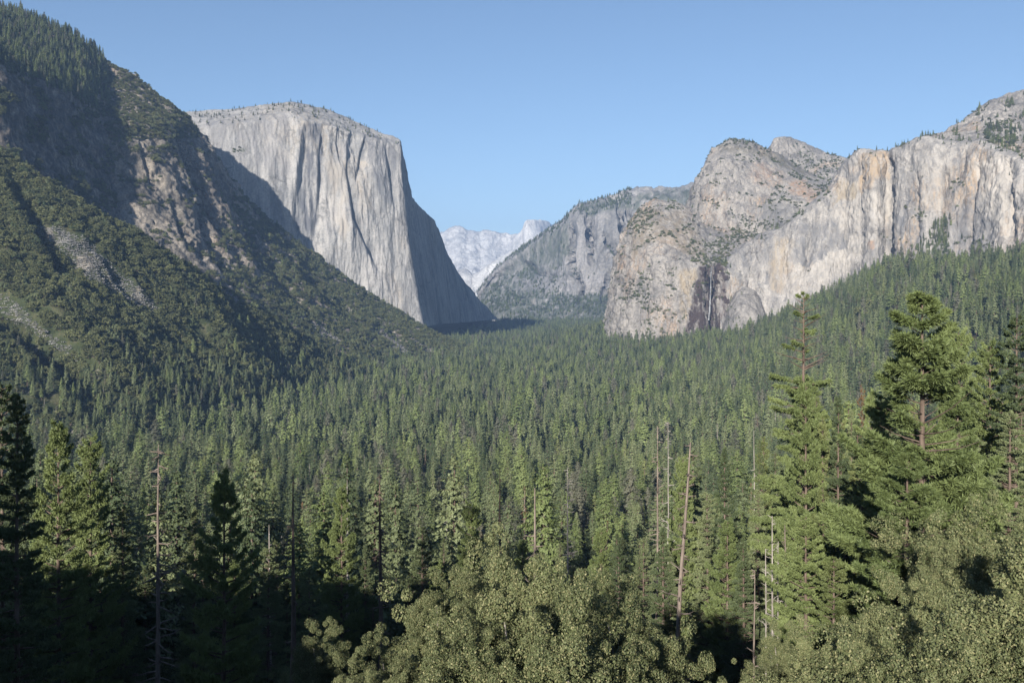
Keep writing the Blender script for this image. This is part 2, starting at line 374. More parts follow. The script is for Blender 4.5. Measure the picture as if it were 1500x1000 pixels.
# ---- right side: lower rock with the gorge
L_cols = [
 [(900, 540, 3500), (903, 450, 3500), (915, 390, 3500), (930, 360, 3480), (946, 318, 3400)],
 [(890, 540, 3050), (897, 440, 3050), (911, 362, 3080), (922, 340, 3100), (940, 311, 3120)],
 [(895, 540, 2880), (903, 450, 2890), (916, 370, 2930), (930, 335, 2980), (946, 299, 3050)],
 [(925, 540, 2740), (928, 440, 2790), (935, 372, 2850), (945, 330, 2930), (960, 294, 3040)],
 [(965, 540, 2690), (965, 440, 2730), (966, 378, 2790), (970, 338, 2890), (980, 296, 3040)],
 [(1003, 540, 2660), (1003, 450, 2700), (1003, 390, 2740), (1003, 350, 2870), (1003, 303, 3040)],
 [(1027, 540, 2650), (1027, 460, 2680), (1028, 392, 2720), (1024, 365, 2850), (1020, 325, 3040)],
 [(1034, 540, 2740), (1035, 460, 2775), (1037, 393, 2790), (1038, 368, 2870), (1045, 335, 3040)],
 [(1047, 540, 2740), (1048, 460, 2775), (1048, 393, 2790), (1055, 368, 2870), (1075, 338, 3040)],
 [(1057, 540, 2640), (1056, 460, 2670), (1054, 388, 2705), (1070, 372, 2850), (1110, 345, 3030)],
 [(1090, 540, 2600), (1090, 460, 2700), (1090, 400, 2760), (1110, 390, 2850), (1150, 370, 3000)],
]
PL = sheet(back_rows(cols_to_rows(L_cols), [(40, 30), (250, 300)]), int(480*q), int(440*q), 3, 4)
def rough(P, big, fine, sb=(110, 110, 330), sf=(32, 32, 60), seed=0., top=.3):
    N = normals(P); st = smooth01((.8-N[..., 2])/.4)*(1-top)+top
    j = fbm(P, (55, 55, 75), 4, .6, False, seed+9); j = np.abs(j)*2-.4          # angular blocks
    P = P+N*(j*fine*1.5*st)[..., None]+N*((fbm(P, 14, 3, .6, True, seed+12)*fine*.35))[..., None]
    return P+N*((fbm(P, sb, 4, .55, True, seed)*big+fbm(P, sf, 4, .6, True, seed+5)*fine)*st)[..., None]
PL = rough(PL, 18, 9, seed=11., top=.5)
oL = land('cliff', PL, M['cath'], 'brown and grey cliff left of the waterfall with brush on its ledges', key='lower')
# ---- middle rock
c = [
 [(1012, 420, 3900), (1010, 340, 3850), (1012, 320, 3850), (1014, 310, 3850), (1016, 303, 3850)],
 [(1010, 420, 3250), (1012, 330, 3270), (1017, 300, 3310), (1026, 268, 3360), (1043, 241, 3450)],
 [(1025, 420, 3130), (1028, 335, 3160), (1033, 285, 3210), (1041, 245, 3270), (1048, 217, 3380)],
 [(1060, 420, 3080), (1060, 340, 3110), (1060, 285, 3170), (1062, 235, 3250), (1072, 203, 3370)],
 [(1090, 420, 3050), (1090, 335, 3090), (1090, 285, 3160), (1090, 240, 3250), (1095, 206, 3380)],
 [(1120, 420, 3020), (1120, 335, 3060), (1120, 290, 3140), (1120, 252, 3250), (1122, 219, 3400)],
 [(1150, 420, 2980), (1150, 335, 3020), (1150, 295, 3110), (1148, 262, 3250), (1143, 226, 3430)],
 [(1180, 420, 2950), (1180, 328, 2990), (1180, 297, 3080), (1174, 270, 3250), (1168, 246, 3460)],
 [(1215, 420, 2930), (1212, 310, 2970), (1212, 290, 3060), (1205, 275, 3250), (1200, 262, 3460)],
 [(1260, 420, 2900), (1250, 300, 3000), (1245, 285, 3100), (1240, 275, 3250), (1240, 270, 3460)],
]
PM = sheet(back_rows(cols_to_rows(c), [(50, 20), (300, 300)]), int(480*q), int(420*q), 3, 4)
PM = rough(PM, 22, 9, seed=21.)
oM = land('mountain', PM, M['cath'], 'tall domed rock peak behind the gorge, grey with an orange scar', key='middle')
# ---- rear shoulder with the small tower
r = [
 [(1110, 330, 3500), (1137, 330, 3500), (1160, 330, 3500), (1185, 330, 3480), (1215, 330, 3480), (1280, 330, 3450)],
 [(1110, 260, 3620), (1136, 262, 3620), (1160, 262, 3600), (1190, 270, 3560), (1220, 275, 3540), (1280, 270, 3500)],
 [(1115, 245, 3680), (1136, 232, 3680), (1152, 236, 3690), (1185, 240, 3680), (1220, 250, 3640), (1280, 245, 3600)],
 [(1120, 240, 3720), (1137, 201, 3710), (1150, 199, 3740), (1180, 210, 3780), (1215, 226, 3750), (1280, 240, 3700)],
]
PR = rough(sheet(back_rows(r, [(30, 10), (250, 200)]), int(300*q), int(200*q), 2, 3), 10, 7, seed=31., top=.5)
land('mountain', PR, M['cath'], 'rear shoulder with a small blocky rock tower, dotted with brush', key='rear')
# ---- long right-hand cliff
rimR = [(1053, 389, 2715), (1078, 366, 2740), (1111, 344, 2740), (1145, 334, 2715), (1177, 310, 2690), (1210, 277, 2690), (1240, 236, 2700), (1262, 217, 2640), (1281, 221, 2590), (1298, 219, 2620), (1316, 216, 2560), (1350, 200, 2500), (1376, 204, 2470), (1402, 208, 2440), (1431, 205, 2400), (1464, 215, 2330), (1492, 226, 2270), (1560, 260, 2180), (1650, 330, 2080)]
dU = [0, 0, -10, -15, -20, -15, 0, 10, -10, 30, 10, 0, 0, 30, 20, 0, 0, 0, 0]
rows = []
for f, dd in ((0, -110), (.35, -85), (.62, -55), (.85, -30), (.965, -10), (1., 25)):
    row = []
    for (px, py, D), k in zip(rimR, dU):
        pb = 540-(px-1053)*.28
        row.append((px+(1-f)*0, pb*(1-f)+py*f, D+dd+k*(1-f)))
    rows.append(row)
PRC = sheet(back_rows(rows, [(60, 8), (300, 100), (420, 500)]), int(1000*q), int(420*q), 4, 3)
pxr, pyr = project(PRC); NR = normals(PRC)
def dig(P, cx, x_w, y0, y1, depth, slant=0.):
    px, py = project(P); t = (py-y0)/(y1-y0)
    return P-NR*(np.exp(-((px-cx-slant*(py-y0))/x_w)**2)*smooth01(np.minimum(t, 1-t)*5)*depth*.72)[..., None]
PRC = dig(PRC, 1303, 7, 205, 420, 38); PRC = dig(PRC, 1388, 8, 215, 420, 34, -.05); PRC = dig(PRC, 1240, 14, 240, 420, 22, -.4)
PRC = dig(PRC, 1420, 9, 210, 330, 18, -.35); PRC = dig(PRC, 1150, 10, 330, 450, 14); PRC = dig(PRC, 1480, 8, 220, 380, 20)
PRC = dig(PRC, 1262, 6, 215, 400, 14); PRC = dig(PRC, 1340, 6, 230, 420, 16, .06); PRC = dig(PRC, 1198, 9, 300, 440, 16, -.2); PRC = dig(PRC, 1105, 8, 345, 450, 14, -.1); PRC = dig(PRC, 1440, 5, 225, 380, 14, -.15)
PRC = rough(PRC, 9, 5.5, (110, 110, 230), (28, 28, 60), 41., .45)
M['wall'] = rock_mat('granite_streaked', *rk((.54, .51, .475), (.38, .36, .34), (.22, .22, .225), (.55, .38, .22)), .75, .45, .7, stretch=8)
oR = land('cliff', PRC, M['wall'], 'long pale cliff right of the waterfall, streaked white, grey and orange', key='rightcliff')
# ---- upper right summit slope
r = [
 [(1330, 260, 2620), (1376, 260, 2600), (1420, 260, 2540), (1460, 270, 2470), (1500, 280, 2400), (1600, 300, 2300)],
 [(1335, 208, 2680), (1376, 208, 2640), (1420, 213, 2560), (1460, 222, 2490), (1500, 235, 2420), (1600, 260, 2330)],
 [(1345, 206, 2740), (1380, 201, 2740), (1420, 190, 2720), (1455, 180, 2680), (1500, 190, 2620), (1600, 190, 2560)],
 [(1350, 207, 2780), (1380, 199, 2790), (1403, 185, 2800), (1447, 152, 2840), (1470, 137, 2860), (1500, 133, 2860)],
]
r[3] = [(1350, 207, 2780), (1385, 199, 2790), (1420, 171, 2810), (1450, 150, 2840), (1490, 134, 2860), (1600, 110, 2900)]
PU = rough(sheet(back_rows(r, [(60, 20), (400, 300)]), int(360*q), int(240*q), 3, 3), 12, 8, (90, 90, 130), seed=51., top=.7)
land('mountain', PU, M['cath'], 'rocky summit slope at the upper right with a grove of pines', key='upright')
# ---- rounded apron below the cliff
ap = []
for px_, t_ in ((1058, .0), (1068, .55), (1080, .9), (1093, 1.), (1105, .9), (1116, .6), (1130, 0.)):
    top = 486-66*t_; ap.append([(px_, 560, 2500-30*t_), (px_, 510, 2520-30*t_), (px_, 500-(500-top)*.55, 2560-20*t_), (px_, top, 2640)])
PAp = rough(sheet(back_rows(cols_to_rows(ap), [(90, 5), (120, 60)]), int(140*q), int(140*q), 4, 4), 4, 3, seed=61., top=.8)
land('cliff', PAp, M['cath'], 'rounded grey rock apron at the foot of the right-hand cliff', key='apron')
# ---- middle distance wooded mountain with cliffs
c = [
 [(690, 520, 5700), (695, 460, 6300), (698, 448, 6500), (701, 438, 6600), (702, 430, 6700)],
 [(715, 500, 5500), (715, 460, 5800), (718, 435, 6100), (722, 410, 6350), (727, 396, 6500)],
 [(750, 500, 5300), (750, 460, 5600), (752, 430, 5950), (760, 400, 6150), (769, 363, 6350)],
 [(790, 500, 5150), (790, 460, 5450), (790, 435, 5750), (792, 390, 6000), (800, 341, 6250)],
 [(825, 500, 5050), (825, 460, 5350), (825, 435, 5650), (826, 392, 5800), (833, 321, 6100)],
 [(845, 500, 5000), (842, 460, 5250), (842, 438, 5550), (842, 400, 5650), (850, 312, 6000)],
 [(870, 500, 4950), (870, 460, 5200), (868, 432, 5500), (868, 395, 5580), (874, 303, 5950)],
 [(900, 500, 4900), (900, 460, 5150), (898, 430, 5450), (896, 392, 5520), (902, 294, 5900)],
 [(935, 500, 4900), (935, 455, 5100), (935, 425, 5350), (935, 385, 5480), (938, 285, 5850)],
 [(980, 500, 4900), (980, 455, 5050), (980, 420, 5300), (980, 360, 5450), (980, 287, 5800)],
 [(1060, 500, 4900), (1060, 455, 5000), (1060, 420, 5250), (1060, 350, 5400), (1060, 270, 5800)],
]
for col in c: col.insert(4, lerp3(col[3], (col[4][0], col[4][1], col[4][2]-250), .85))
PMM = sheet(back_rows(cols_to_rows(c), [(150, 30), (900, 400)]), int(600*q), int(360*q), 4, 3)
pxm, pym = project(PMM)
cl = smooth01((pxm-815)/30)*smooth01((440-pym)/20)
NM = normals(PMM)
PMM = PMM+NM*(fbm(PMM, (260, 260, 1500), 4, .55, True, 71.)*(18+50*cl)+fbm(PMM, 90, 4, .55, True, 75.)*14)[..., None]
NM = normals(PMM)
for pts_, w_, d_ in (([(860, 318), (862, 345), (864, 385)], 7, 130), ([(905, 305), (908, 330), (912, 350)], 5, 110), ([(916, 305), (922, 325), (926, 345)], 4, 90), ([(880, 345), (900, 370), (925, 395)], 6, 90), ([(835, 335), (832, 370), (836, 410)], 7, 80), ([(845, 395), (850, 425), (845, 440)], 5, 60), ([(890, 400), (886, 420), (880, 440)], 6, 60), ([(765, 385), (790, 400), (815, 405)], 5, 50), ([(740, 420), (770, 440), (800, 452)], 7, 60)):
    PMM = carve(PMM, NM, pts_, w_, d_)
oMM = land('mountain', PMM, M['farrock'], 'hazy blue-grey mountain in the valley centre, forested on top with vertical cliffs', key='midmass')
# ---- far pale peaks
def peak(name, prof, D, base, mat, label, key, seed, amp=60, slope=1.1, n=(360, 220), sc=(700, 700, 900), wob=0.):
    rows = []
    for f in (0, .3, .6, .85, 1.):
        rows.append([(px+wob*(1-f), base*(1-f)+py*f, D-(1-f)*(base-py)/F*D*slope+(dd if len(t) else 0)) for (px, py, *t) in prof for dd in [t[0] if t else 0]])
    P = sheet(back_rows(rows, [(D*.02, D*.003), (D*.15, D*.1)]), int(n[0]*q), int(n[1]*q), 2, 3)
    N = normals(P)
    P = P+N*(fbm(P, sc, 6, .58, True, seed)*amp)[..., None]
    return land(name, P, mat, label, key=key)
peak('mountain', [(560, 380), (620, 352), (649, 343), (660, 338), (672, 333), (684, 337), (693, 337), (703, 341), (713, 338), (724, 343), (735, 346), (755, 346), (790, 350), (830, 370)], 14000, 455, M['snowrock'],
     'pale bare granite range on the far horizon left of the distant dome', 'clouds', 81., 90, 1.6)
hd = [(738, 400, 150), (748, 368, 60), (752, 352, 40), (759, 344, 20), (767, 337, 0), (769.5, 325, -30), (773, 322.5, -40), (782, 321.6, 0), (793, 322.5, 150), (803, 326, 350), (811, 333, 600), (822, 350, 900), (850, 380, 1000)]
rows = []
for f in (0, .3, .6, .85, 1.):
    rows.append([(px, 440*(1-f)+py*f, 12800-(1-f)*(500 if px < 785 else 1200)+dd*1.2) for px, py, dd in hd])
PH = sheet(back_rows(rows, [(260, 30), (1200, 800)]), int(260*q), int(220*q), 2, 2)
PH = PH+normals(PH)*(fbm(PH, (300, 300, 900), 5, .55, True, 91.)*30)[..., None]
land('mountain', PH, M['snowrock'], 'distant pale half-dome peak with a sheer left face', key='halfdome')
peak('mountain', [(600, 430), (640, 425), (668, 405), (680, 398), (690, 408), (704, 402), (714, 392), (728, 384), (742, 376), (752, 370), (766, 372), (790, 380), (830, 400)], 9800, 462, M['snowrock'],
     'pale rounded slabs below the far peaks, above the valley end', 'slabs', 101., 70, 1.0, (300, 160))
peak('mountain', [(925, 292), (945, 284), (958, 280), (968, 275.5), (977, 274), (986, 277), (996, 282), (1010, 284), (1040, 288), (1080, 300)], 9000, 330, M['snowrock'],
     'small pale dome showing over the wooded ridge', 'dome', 111., 25, 1.5, (160, 80), (300, 300, 300))

OR_, WH, DK, TN = (.31, .21, .14), (.42, .39, .35), (.10, .10, .105), (.30, .235, .15)
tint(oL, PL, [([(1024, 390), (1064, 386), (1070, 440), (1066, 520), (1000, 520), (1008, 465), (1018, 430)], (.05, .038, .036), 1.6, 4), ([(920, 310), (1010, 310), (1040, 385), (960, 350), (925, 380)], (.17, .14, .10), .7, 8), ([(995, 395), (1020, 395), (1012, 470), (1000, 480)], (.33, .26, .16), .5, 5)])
tint(oM, PM, [([(1150, 272), (1175, 262), (1210, 290), (1190, 296), (1160, 282)], OR_, .8, 5), ([(1100, 240), (1130, 245), (1120, 275), (1100, 262)], (.27, .19, .14), .5, 8), ([(1085, 300), (1130, 290), (1170, 300), (1160, 330), (1100, 320)], (.15, .15, .15), .5, 8), ([(1045, 210), (1140, 222), (1180, 240), (1200, 262), (1100, 225), (1055, 222)], (.11, .10, .07), .7, 5)])
tint(oR, PRC, [([(1062, 392), (1064, 370), (1056, 392), (1054, 470), (1068, 470)], (.09, .07, .065), .8, 4), ([(1262, 222), (1300, 222), (1304, 262), (1285, 262), (1262, 300), (1258, 255)], (.35, .26, .165), .75, 6), ([(1235, 262), (1262, 270), (1250, 305), (1215, 310)], (.35, .285, .19), .55, 7),
 ([(1210, 300), (1320, 262), (1305, 330), (1230, 330)], WH, .6, 9), ([(1150, 400), (1240, 340), (1300, 350), (1200, 420), (1155, 432)], WH, .55, 9), ([(1130, 350), (1160, 350), (1145, 430), (1130, 425)], (.33, .27, .19), .6, 6), ([(1165, 325), (1230, 330), (1240, 360), (1180, 400), (1165, 380)], (.145, .145, .15), .75, 8), ([(1345, 225), (1395, 235), (1385, 300), (1350, 310)], WH, .45, 8),
 ([(1310, 290), (1345, 310), (1370, 340), (1315, 345)], (.135, .135, .14), .7, 6), ([(1400, 215), (1430, 220), (1400, 290), (1385, 300)], (.12, .12, .125), .65, 6), ([(1425, 240), (1470, 230), (1495, 260), (1490, 320), (1470, 345), (1440, 300)], WH, .65, 8), ([(1385, 300), (1430, 300), (1465, 350), (1380, 390)], (.135, .135, .14), .7, 7), ([(1272, 352), (1282, 350), (1281, 366), (1274, 366)], (.36, .22, .13), .6, 2)])
# waterfall: thin ribbon of water in front of the wet dark rock
wp = [W(1041.5, 390, 2765), W(1041.8, 392, 2730), W(1041.3, 410, 2706), W(1040.6, 435, 2696), W(1039.5, 455, 2690), W(1038, 469, 2684)]
wp = resample(np.array(wp)[None], 80, 1)[0]; rw = np.random.default_rng(5)
wd = np.interp(np.linspace(0, 1, 80), [0, .1, .6, 1], [1.0, 1.3, 2.0, 2.8])*(1+.3*rw.normal(size=80)); ang = np.linspace(0, 2*np.pi, 9)
WV = np.stack([wp+np.stack([np.cos(a)*wd, np.sin(a)*1.2+0*wd, 0*wd], -1) for a in ang], 1)
mw = NT('white_water'); mw.b.inputs['Roughness'].default_value = .5; M['water'] = mw.color(mw.ramp(mw.noise(.4, mw.coord((1, 1, .12)), 4), ((.35, (.09, .09, .095)), (.6, (.24, .25, .26)))))
wf = grid_mesh('waterfall', WV, M['water']); wf['kind'] = 'structure'; wf['label'] = 'thin white waterfall dropping down the dark wet gorge between the cliffs'

GRN = (.055, .068, .045)
tint(oMM, PMM, [([(768, 365), (835, 322), (838, 370), (812, 395), (770, 410), (735, 400)], GRN, .75, 6), ([(700, 440), (740, 400), (775, 425), (840, 432), (900, 430), (1000, 440), (1000, 500), (690, 500)], GRN, .85, 6), ([(850, 300), (1030, 270), (1030, 300), (940, 305), (900, 306), (860, 318)], GRN, .8, 4)])
HAZE, EXPO = 4.5e-5, 1.08
# ---------- foliage and bark materials ----------
def leaf_mat(name, dark, lite, tip=None, sc=.5, rnd=.5, trans=.12):
    m = NT(name); p = m.coord(obj=True); oi = m.n('ShaderNodeObjectInfo').outputs['Random']
    f = m.math('ADD', m.math('MULTIPLY', m.noise(sc, p, 3, .6), 1-rnd), m.math('MULTIPLY', oi, rnd))
    f = m.math('ADD', f, m.math('MULTIPLY', m.math('SUBTRACT', m.noise(.012, m.coord(), 3, .6), .5), .9))
    c = m.ramp(f, ((.28, dark), (.74, lite)))
    if tip:
        gi = m.n('ShaderNodeNewGeometry').outputs['Random Per Island']
        c = m.mix(m.ramp(gi, bw(.7, .95)), c, tip)
    m.b.inputs['Roughness'].default_value = .6; m.b.inputs['Specular IOR Level'].default_value = .25
    m.color(c)
    if trans:
        tr = m.n('ShaderNodeBsdfTranslucent'); m.l(c, tr.inputs[0]) ; ms = m.n('ShaderNodeMixShader'); ms.inputs[0].default_value = trans
        m.l(m.b.outputs[0], ms.inputs[1]); m.l(tr.outputs[0], ms.inputs[2]); m.l(ms.outputs[0], m.out.inputs[0])
    return m.m
def bark_mat(name, a, b, sc=2.):
    m = NT(name); p = m.coord((1, 1, .25), obj=True); n_ = m.noise(sc, p, 5, .65)
    m.bump(n_, .6, .05); return m.color(m.ramp(n_, ((.35, a), (.65, b))))
M['fir'] = leaf_mat('conifer_needles', (.062, .084, .040), (.150, .176, .086), sc=.3, rnd=.7)
M['cedar'] = leaf_mat('bright_conifer_needles', (.092, .115, .042), (.172, .195, .078), sc=.3, rnd=.5)
M['pine'] = leaf_mat('pine_needles', (.092, .122, .044), (.19, .23, .088), sc=.4, rnd=.3)
M['oak'] = leaf_mat('oak_leaves', (.075, .092, .040), (.158, .176, .080), (.235, .225, .115), sc=.9, rnd=.25, trans=.1)
M['brushleaf'] = leaf_mat('brush_leaves', (.050, .062, .026), (.125, .138, .058), (.16, .16, .075), sc=.4, rnd=.7)
M['dull'] = leaf_mat('dull_grey_needles', (.08, .085, .06), (.135, .135, .095), sc=.3, rnd=.5)
M['rust'] = leaf_mat('dry_brown_needles', (.11, .07, .035), (.20, .13, .07), sc=.3, rnd=.5)
M['bark'] = bark_mat('bark', (.065, .048, .038), (.17, .13, .105))
M['deadwood'] = bark_mat('weathered_wood', (.10, .08, .068), (.23, .19, .16))
M['greywood'] = bark_mat('bleached_wood', (.18, .16, .145), (.36, .33, .30))

# ---------- mesh pieces ----------
def tube(pts, rad, sides=7):
    pts = np.asarray(pts, float); rad = np.asarray(rad, float); n = len(pts)
    t = np.gradient(pts, axis=0); t /= np.linalg.norm(t, axis=1)[:, None]+1e-9
    up = np.where(np.abs(t[:, 2:3]) > .9, [[1., 0, 0]], [[0, 0, 1.]]); a = np.cross(t, up); a /= np.linalg.norm(a, axis=1)[:, None]+1e-9; b = np.cross(t, a)
    ang = np.linspace(0, 2*np.pi, sides, endpoint=False)
    V = (pts[:, None]+rad[:, None, None]*(a[:, None]*np.cos(ang)[None, :, None]+b[:, None]*np.sin(ang)[None, :, None])).reshape(-1, 3)
    i = np.arange(n*sides).reshape(n, sides); j = np.roll(i, -1, 1)
    Q = np.stack([i[:-1], j[:-1], j[1:], i[1:]], -1).reshape(-1, 4)
    return V, Q
def cat(parts):
    Vs, Qs, o = [], [], 0
    for V, Q in parts: Vs.append(V); Qs.append(Q+o); o += len(V)
    return np.concatenate(Vs), np.concatenate(Qs)
def unit(a): return a/(np.linalg.norm(a, axis=-1, keepdims=True)+1e-9)
def cards(p, a, b, l, w):
    """diamond leaf cards: centre, long axis, short axis, half length, half width"""
    l, w = np.asarray(l)[:, None], np.asarray(w)[:, None]
    V = np.stack([p-a*l, p+b*w-a*l*.1, p+a*l, p-b*w-a*l*.1], 1).reshape(-1, 3)
    return V, np.arange(len(V)).reshape(-1, 4)
def trunk_tube(H, r0, lean, R, n=12, taper=1.):
    z = np.linspace(0, H, n); w = np.cumsum(R.normal(0, .012*H/n, (n, 2)), 0)
    pts = np.stack([w[:, 0]+lean[0]*z, w[:, 1]+lean[1]*z, z-.8*(z == 0)], 1)
    return pts, r0*(1-z/H)**(.85*taper)+.03
def conifer(seed, H=32, R=3.6, base=.12, n_br=150, per=9, cl=.8, cw=.38, power=.8, droop=.18, gap=.15, jit=.25, round_=.0, bare_top=0):
    """crown cards and trunk with limbs of one conifer"""
    Rn = np.random.default_rng(seed); parts = []
    tp, tr = trunk_tube(H, .011*H+.08, (0, 0), Rn)
    tz = tp[:, 2]
    u = np.sort(Rn.random(n_br)); u = base+(1-base)*u**.92
    P, A, Bv, Lh, Wh = [], [], [], [], []
    limbs = []
    az0 = Rn.random()*6.28
    for i, t in enumerate(u):
        az = az0+i*2.39996+Rn.normal(0, .5)
        tt = (t-base)/(1-base)
        prof = (1-tt)**power*(1-round_*(1-tt)**3)
        lumps = 1+jit*math.sin(az*2+seed)*math.sin(tt*14+seed*2.)
        L = R*prof*Rn.uniform(.6, 1.12)*lumps+.25
        if Rn.random() < gap: L *= .45
        o = np.array([np.interp(t*H, tz, tp[:, 0]), np.interp(t*H, tz, tp[:, 1]), t*H])
        slope = Rn.normal(.12 if tt > .75 else -.1, .12)+(.5 if tt > .9 else 0)
        d = np.array([math.cos(az), math.sin(az), slope])
        m = max(3, int(per*(L/R+.25)))
        s = Rn.uniform(.18, 1., m)**.8
        pts = o+d*s[:, None]*L; pts[:, 2] -= droop*L*s**2
        side = np.array([-math.sin(az), math.cos(az), 0])
        off = Rn.normal(0, .2, m)*L*(1-s*.55)
        pts = pts+side*off[:, None]; pts[:, 2] += Rn.normal(0, .16, m)*cl
        nn = unit(np.array([math.cos(az), math.sin(az), 0])*.8+np.array([0, 0, .55])+Rn.normal(0, .45, (m, 3)))
        a = unit(np.cross(nn, side+Rn.normal(0, .6, (m, 3)))); b = np.cross(nn, a)
        sz = Rn.uniform(.65, 1.25, m)*(1-.45*tt)
        P.append(pts); A.append(a); Bv.append(b); Lh.append(cl*sz); Wh.append(cw*sz)
        if i % 4 == 0 and L > .9:
            e = o+d*L*.8; e[2] -= droop*L*.6; md = o+d*L*.4
            limbs.append(tube([o, md, e], [.004*H*.5+.02, .05, .015], 3))
    # leader
    m = 10; zz = np.linspace(.95, 1.0, m)*H
    P.append(np.stack([np.full(m, tp[-1, 0]), np.full(m, tp[-1, 1]), zz], 1)+Rn.normal(0, .1, (m, 3)))
    A.append(unit(Rn.normal(0, .5, (m, 3))+[0, 0, 1.])); Bv.append(unit(Rn.normal(0, 1, (m, 3)))); Lh.append(np.full(m, cl*.6)); Wh.append(np.full(m, cw*.5))
    crown = cards(*[np.concatenate(x) for x in (P, A, Bv, Lh, Wh)])
    trunk = cat([tube(tp, tr, 7)]+limbs)
    return crown, trunk
def blob(seed, R=4., Hh=3.4, zc=3.2, clumps=60, per=16, cs=.45, flat=.8, r_c=.28, asp=.6, lobes=0):
    """rounded broadleaf crown built of leaf clumps, with a few stems"""
    Rn = np.random.default_rng(seed); P = []
    d = unit(Rn.normal(size=(clumps, 3))); d[:, 2] = np.abs(d[:, 2])*1.1-.25; d = unit(d)
    lob = 1+.22*np.sin(d[:, 0]*4+seed)+.18*np.sin(d[:, 1]*5+seed*2)
    r = Rn.uniform(.55, 1., clumps)**.5*lob
    c = d*r[:, None]*[R, R, Hh]+[0, 0, zc]
    if lobes:
        ld = unit(Rn.normal(size=(lobes, 3))); ld[:, 2] = np.abs(ld[:, 2])*1.2-.2; ld = unit(ld)
        lc = ld*(Rn.uniform(.35, 1.2, lobes)*(1+.25*np.sin(ld[:, 0]*5+seed)))[:, None]*[R, R, Hh]+[0, 0, zc]
        q2 = unit(Rn.normal(size=(clumps, 3)))*Rn.random((clumps, 1))**.6
        c = lc[Rn.integers(0, lobes, clumps)]+q2*(Rn.uniform(.5, 1.5, (clumps, 1))*[R*.2, R*.2, R*.34])
    rc = R*r_c*Rn.uniform(.6, 1.3, clumps)
    q_ = unit(Rn.normal(size=(clumps, per, 3)))*Rn.uniform(.5, 1, (clumps, per, 1))**.5
    P = (c[:, None]+q_*rc[:, None, None]*[1, 1, flat]).reshape(-1, 3)
    nrm = unit(q_.reshape(-1, 3)+Rn.normal(0, .55, (clumps*per, 3))+[0, 0, .25])
    a = unit(np.cross(nrm, Rn.normal(size=nrm.shape))); b = np.cross(nrm, a); sz = cs*Rn.uniform(.6, 1.3, len(P))
    crown = cards(P, a, b, sz, sz*asp)
    st = []
    for k in range(5):
        e = c[Rn.integers(clumps)]*[.7, .7, .8]; st.append(tube([[0, 0, -.5], e*[.3, .3, .5], e], [.045*R, .03*R, .01*R], 5))
    return crown, cat(st)
def dead_tree(seed, H=28, nb=26, base=.25, L=3., up=.1, r0=None, broken=0., bt=1.):
    Rn = np.random.default_rng(seed); tp, tr = trunk_tube(H, r0 or .010*H+.05, (0, 0), Rn)
    if broken: tr = tr+(r0 or .3)*.35*broken
    br = []
    for i in range(nb):
        t = base+(1-base)*Rn.random()**.9; az = i*2.4+Rn.normal(0, .4); Lb = L*(1-t*.75)*Rn.uniform(.4, 1.1)
        o = np.array([np.interp(t*H, tp[:, 2], tp[:, 0]), np.interp(t*H, tp[:, 2], tp[:, 1]), t*H])
        d = np.array([math.cos(az), math.sin(az), Rn.normal(up, .2)]); k = Rn.uniform(-.5, .2)
        pts = [o, o+d*Lb*.35, o+d*Lb*.7+[0, 0, k*Lb*.15], o+d*Lb+[0, 0, k*Lb*.35+.1*Lb]]
        V = [tube(pts, np.array([.07+.018*Lb, .07, .045, .02])*bt, 4)]
        for s_ in range(2):
            f = Rn.uniform(.4, .85); p0 = o+d*Lb*f; d2 = unit(d+Rn.normal(0, .6, 3)); V.append(tube([p0, p0+d2*Lb*.3], [.04*bt, .015*bt], 3))
        br.append(cat(V))
    return (tp, tr), br
def proto(name, crown, trunk, cm, tm):
    V, Q = cat([crown, trunk]); mi = np.concatenate([np.zeros(len(crown[1])), np.ones(len(trunk[1]))])
    return raw_mesh(name, V, Q, [M[cm], M[tm]], mi, col=False)

CONS = [  # high detail (individual trees and nearer forest): args, leaf material
 (dict(seed=1, H=34, R=4.9, base=.10, power=.85), 'fir'), (dict(seed=2, H=30, R=4.4, base=.06, power=.95), 'fir'),
 (dict(seed=3, H=36, R=5.2, base=.28, power=.7, gap=.3, droop=.1), 'pine'), (dict(seed=4, H=32, R=3.9, base=.15, power=.75, gap=.2), 'fir'),
 (dict(seed=5, H=28, R=4.9, base=.10, power=1.0), 'cedar'), (dict(seed=6, H=33, R=4.3, base=.35, power=.6, gap=.35), 'dull'),
 (dict(seed=7, H=35, R=4.8, base=.2, power=.8, jit=.45), 'fir'), (dict(seed=8, H=26, R=4.7, base=.05, power=.9, jit=.4, round_=.3), 'pine')]
HI, LO = [], []
for i, (k, mt) in enumerate(CONS):
    k = dict(k); k['power'] *= .85; k['R'] *= 1.15
    HI.append((*conifer(n_br=260, per=30, cl=.46, cw=.22, **k), mt)); LO.append((*conifer(n_br=150, per=14, cl=.85, cw=.5, **k), mt))
pc_hi, pc_lo, pc_brush, pc_scree = [bpy.data.collections.new(n) for n in ('forest_kinds_near', 'forest_kinds', 'brush_kinds', 'scree_kinds')]
def dead_joined(seed):
    (tp, tr), br = dead_tree(seed, 27, 40, .2, 2.6); return cat([tube(tp, tr, 6)]+br)
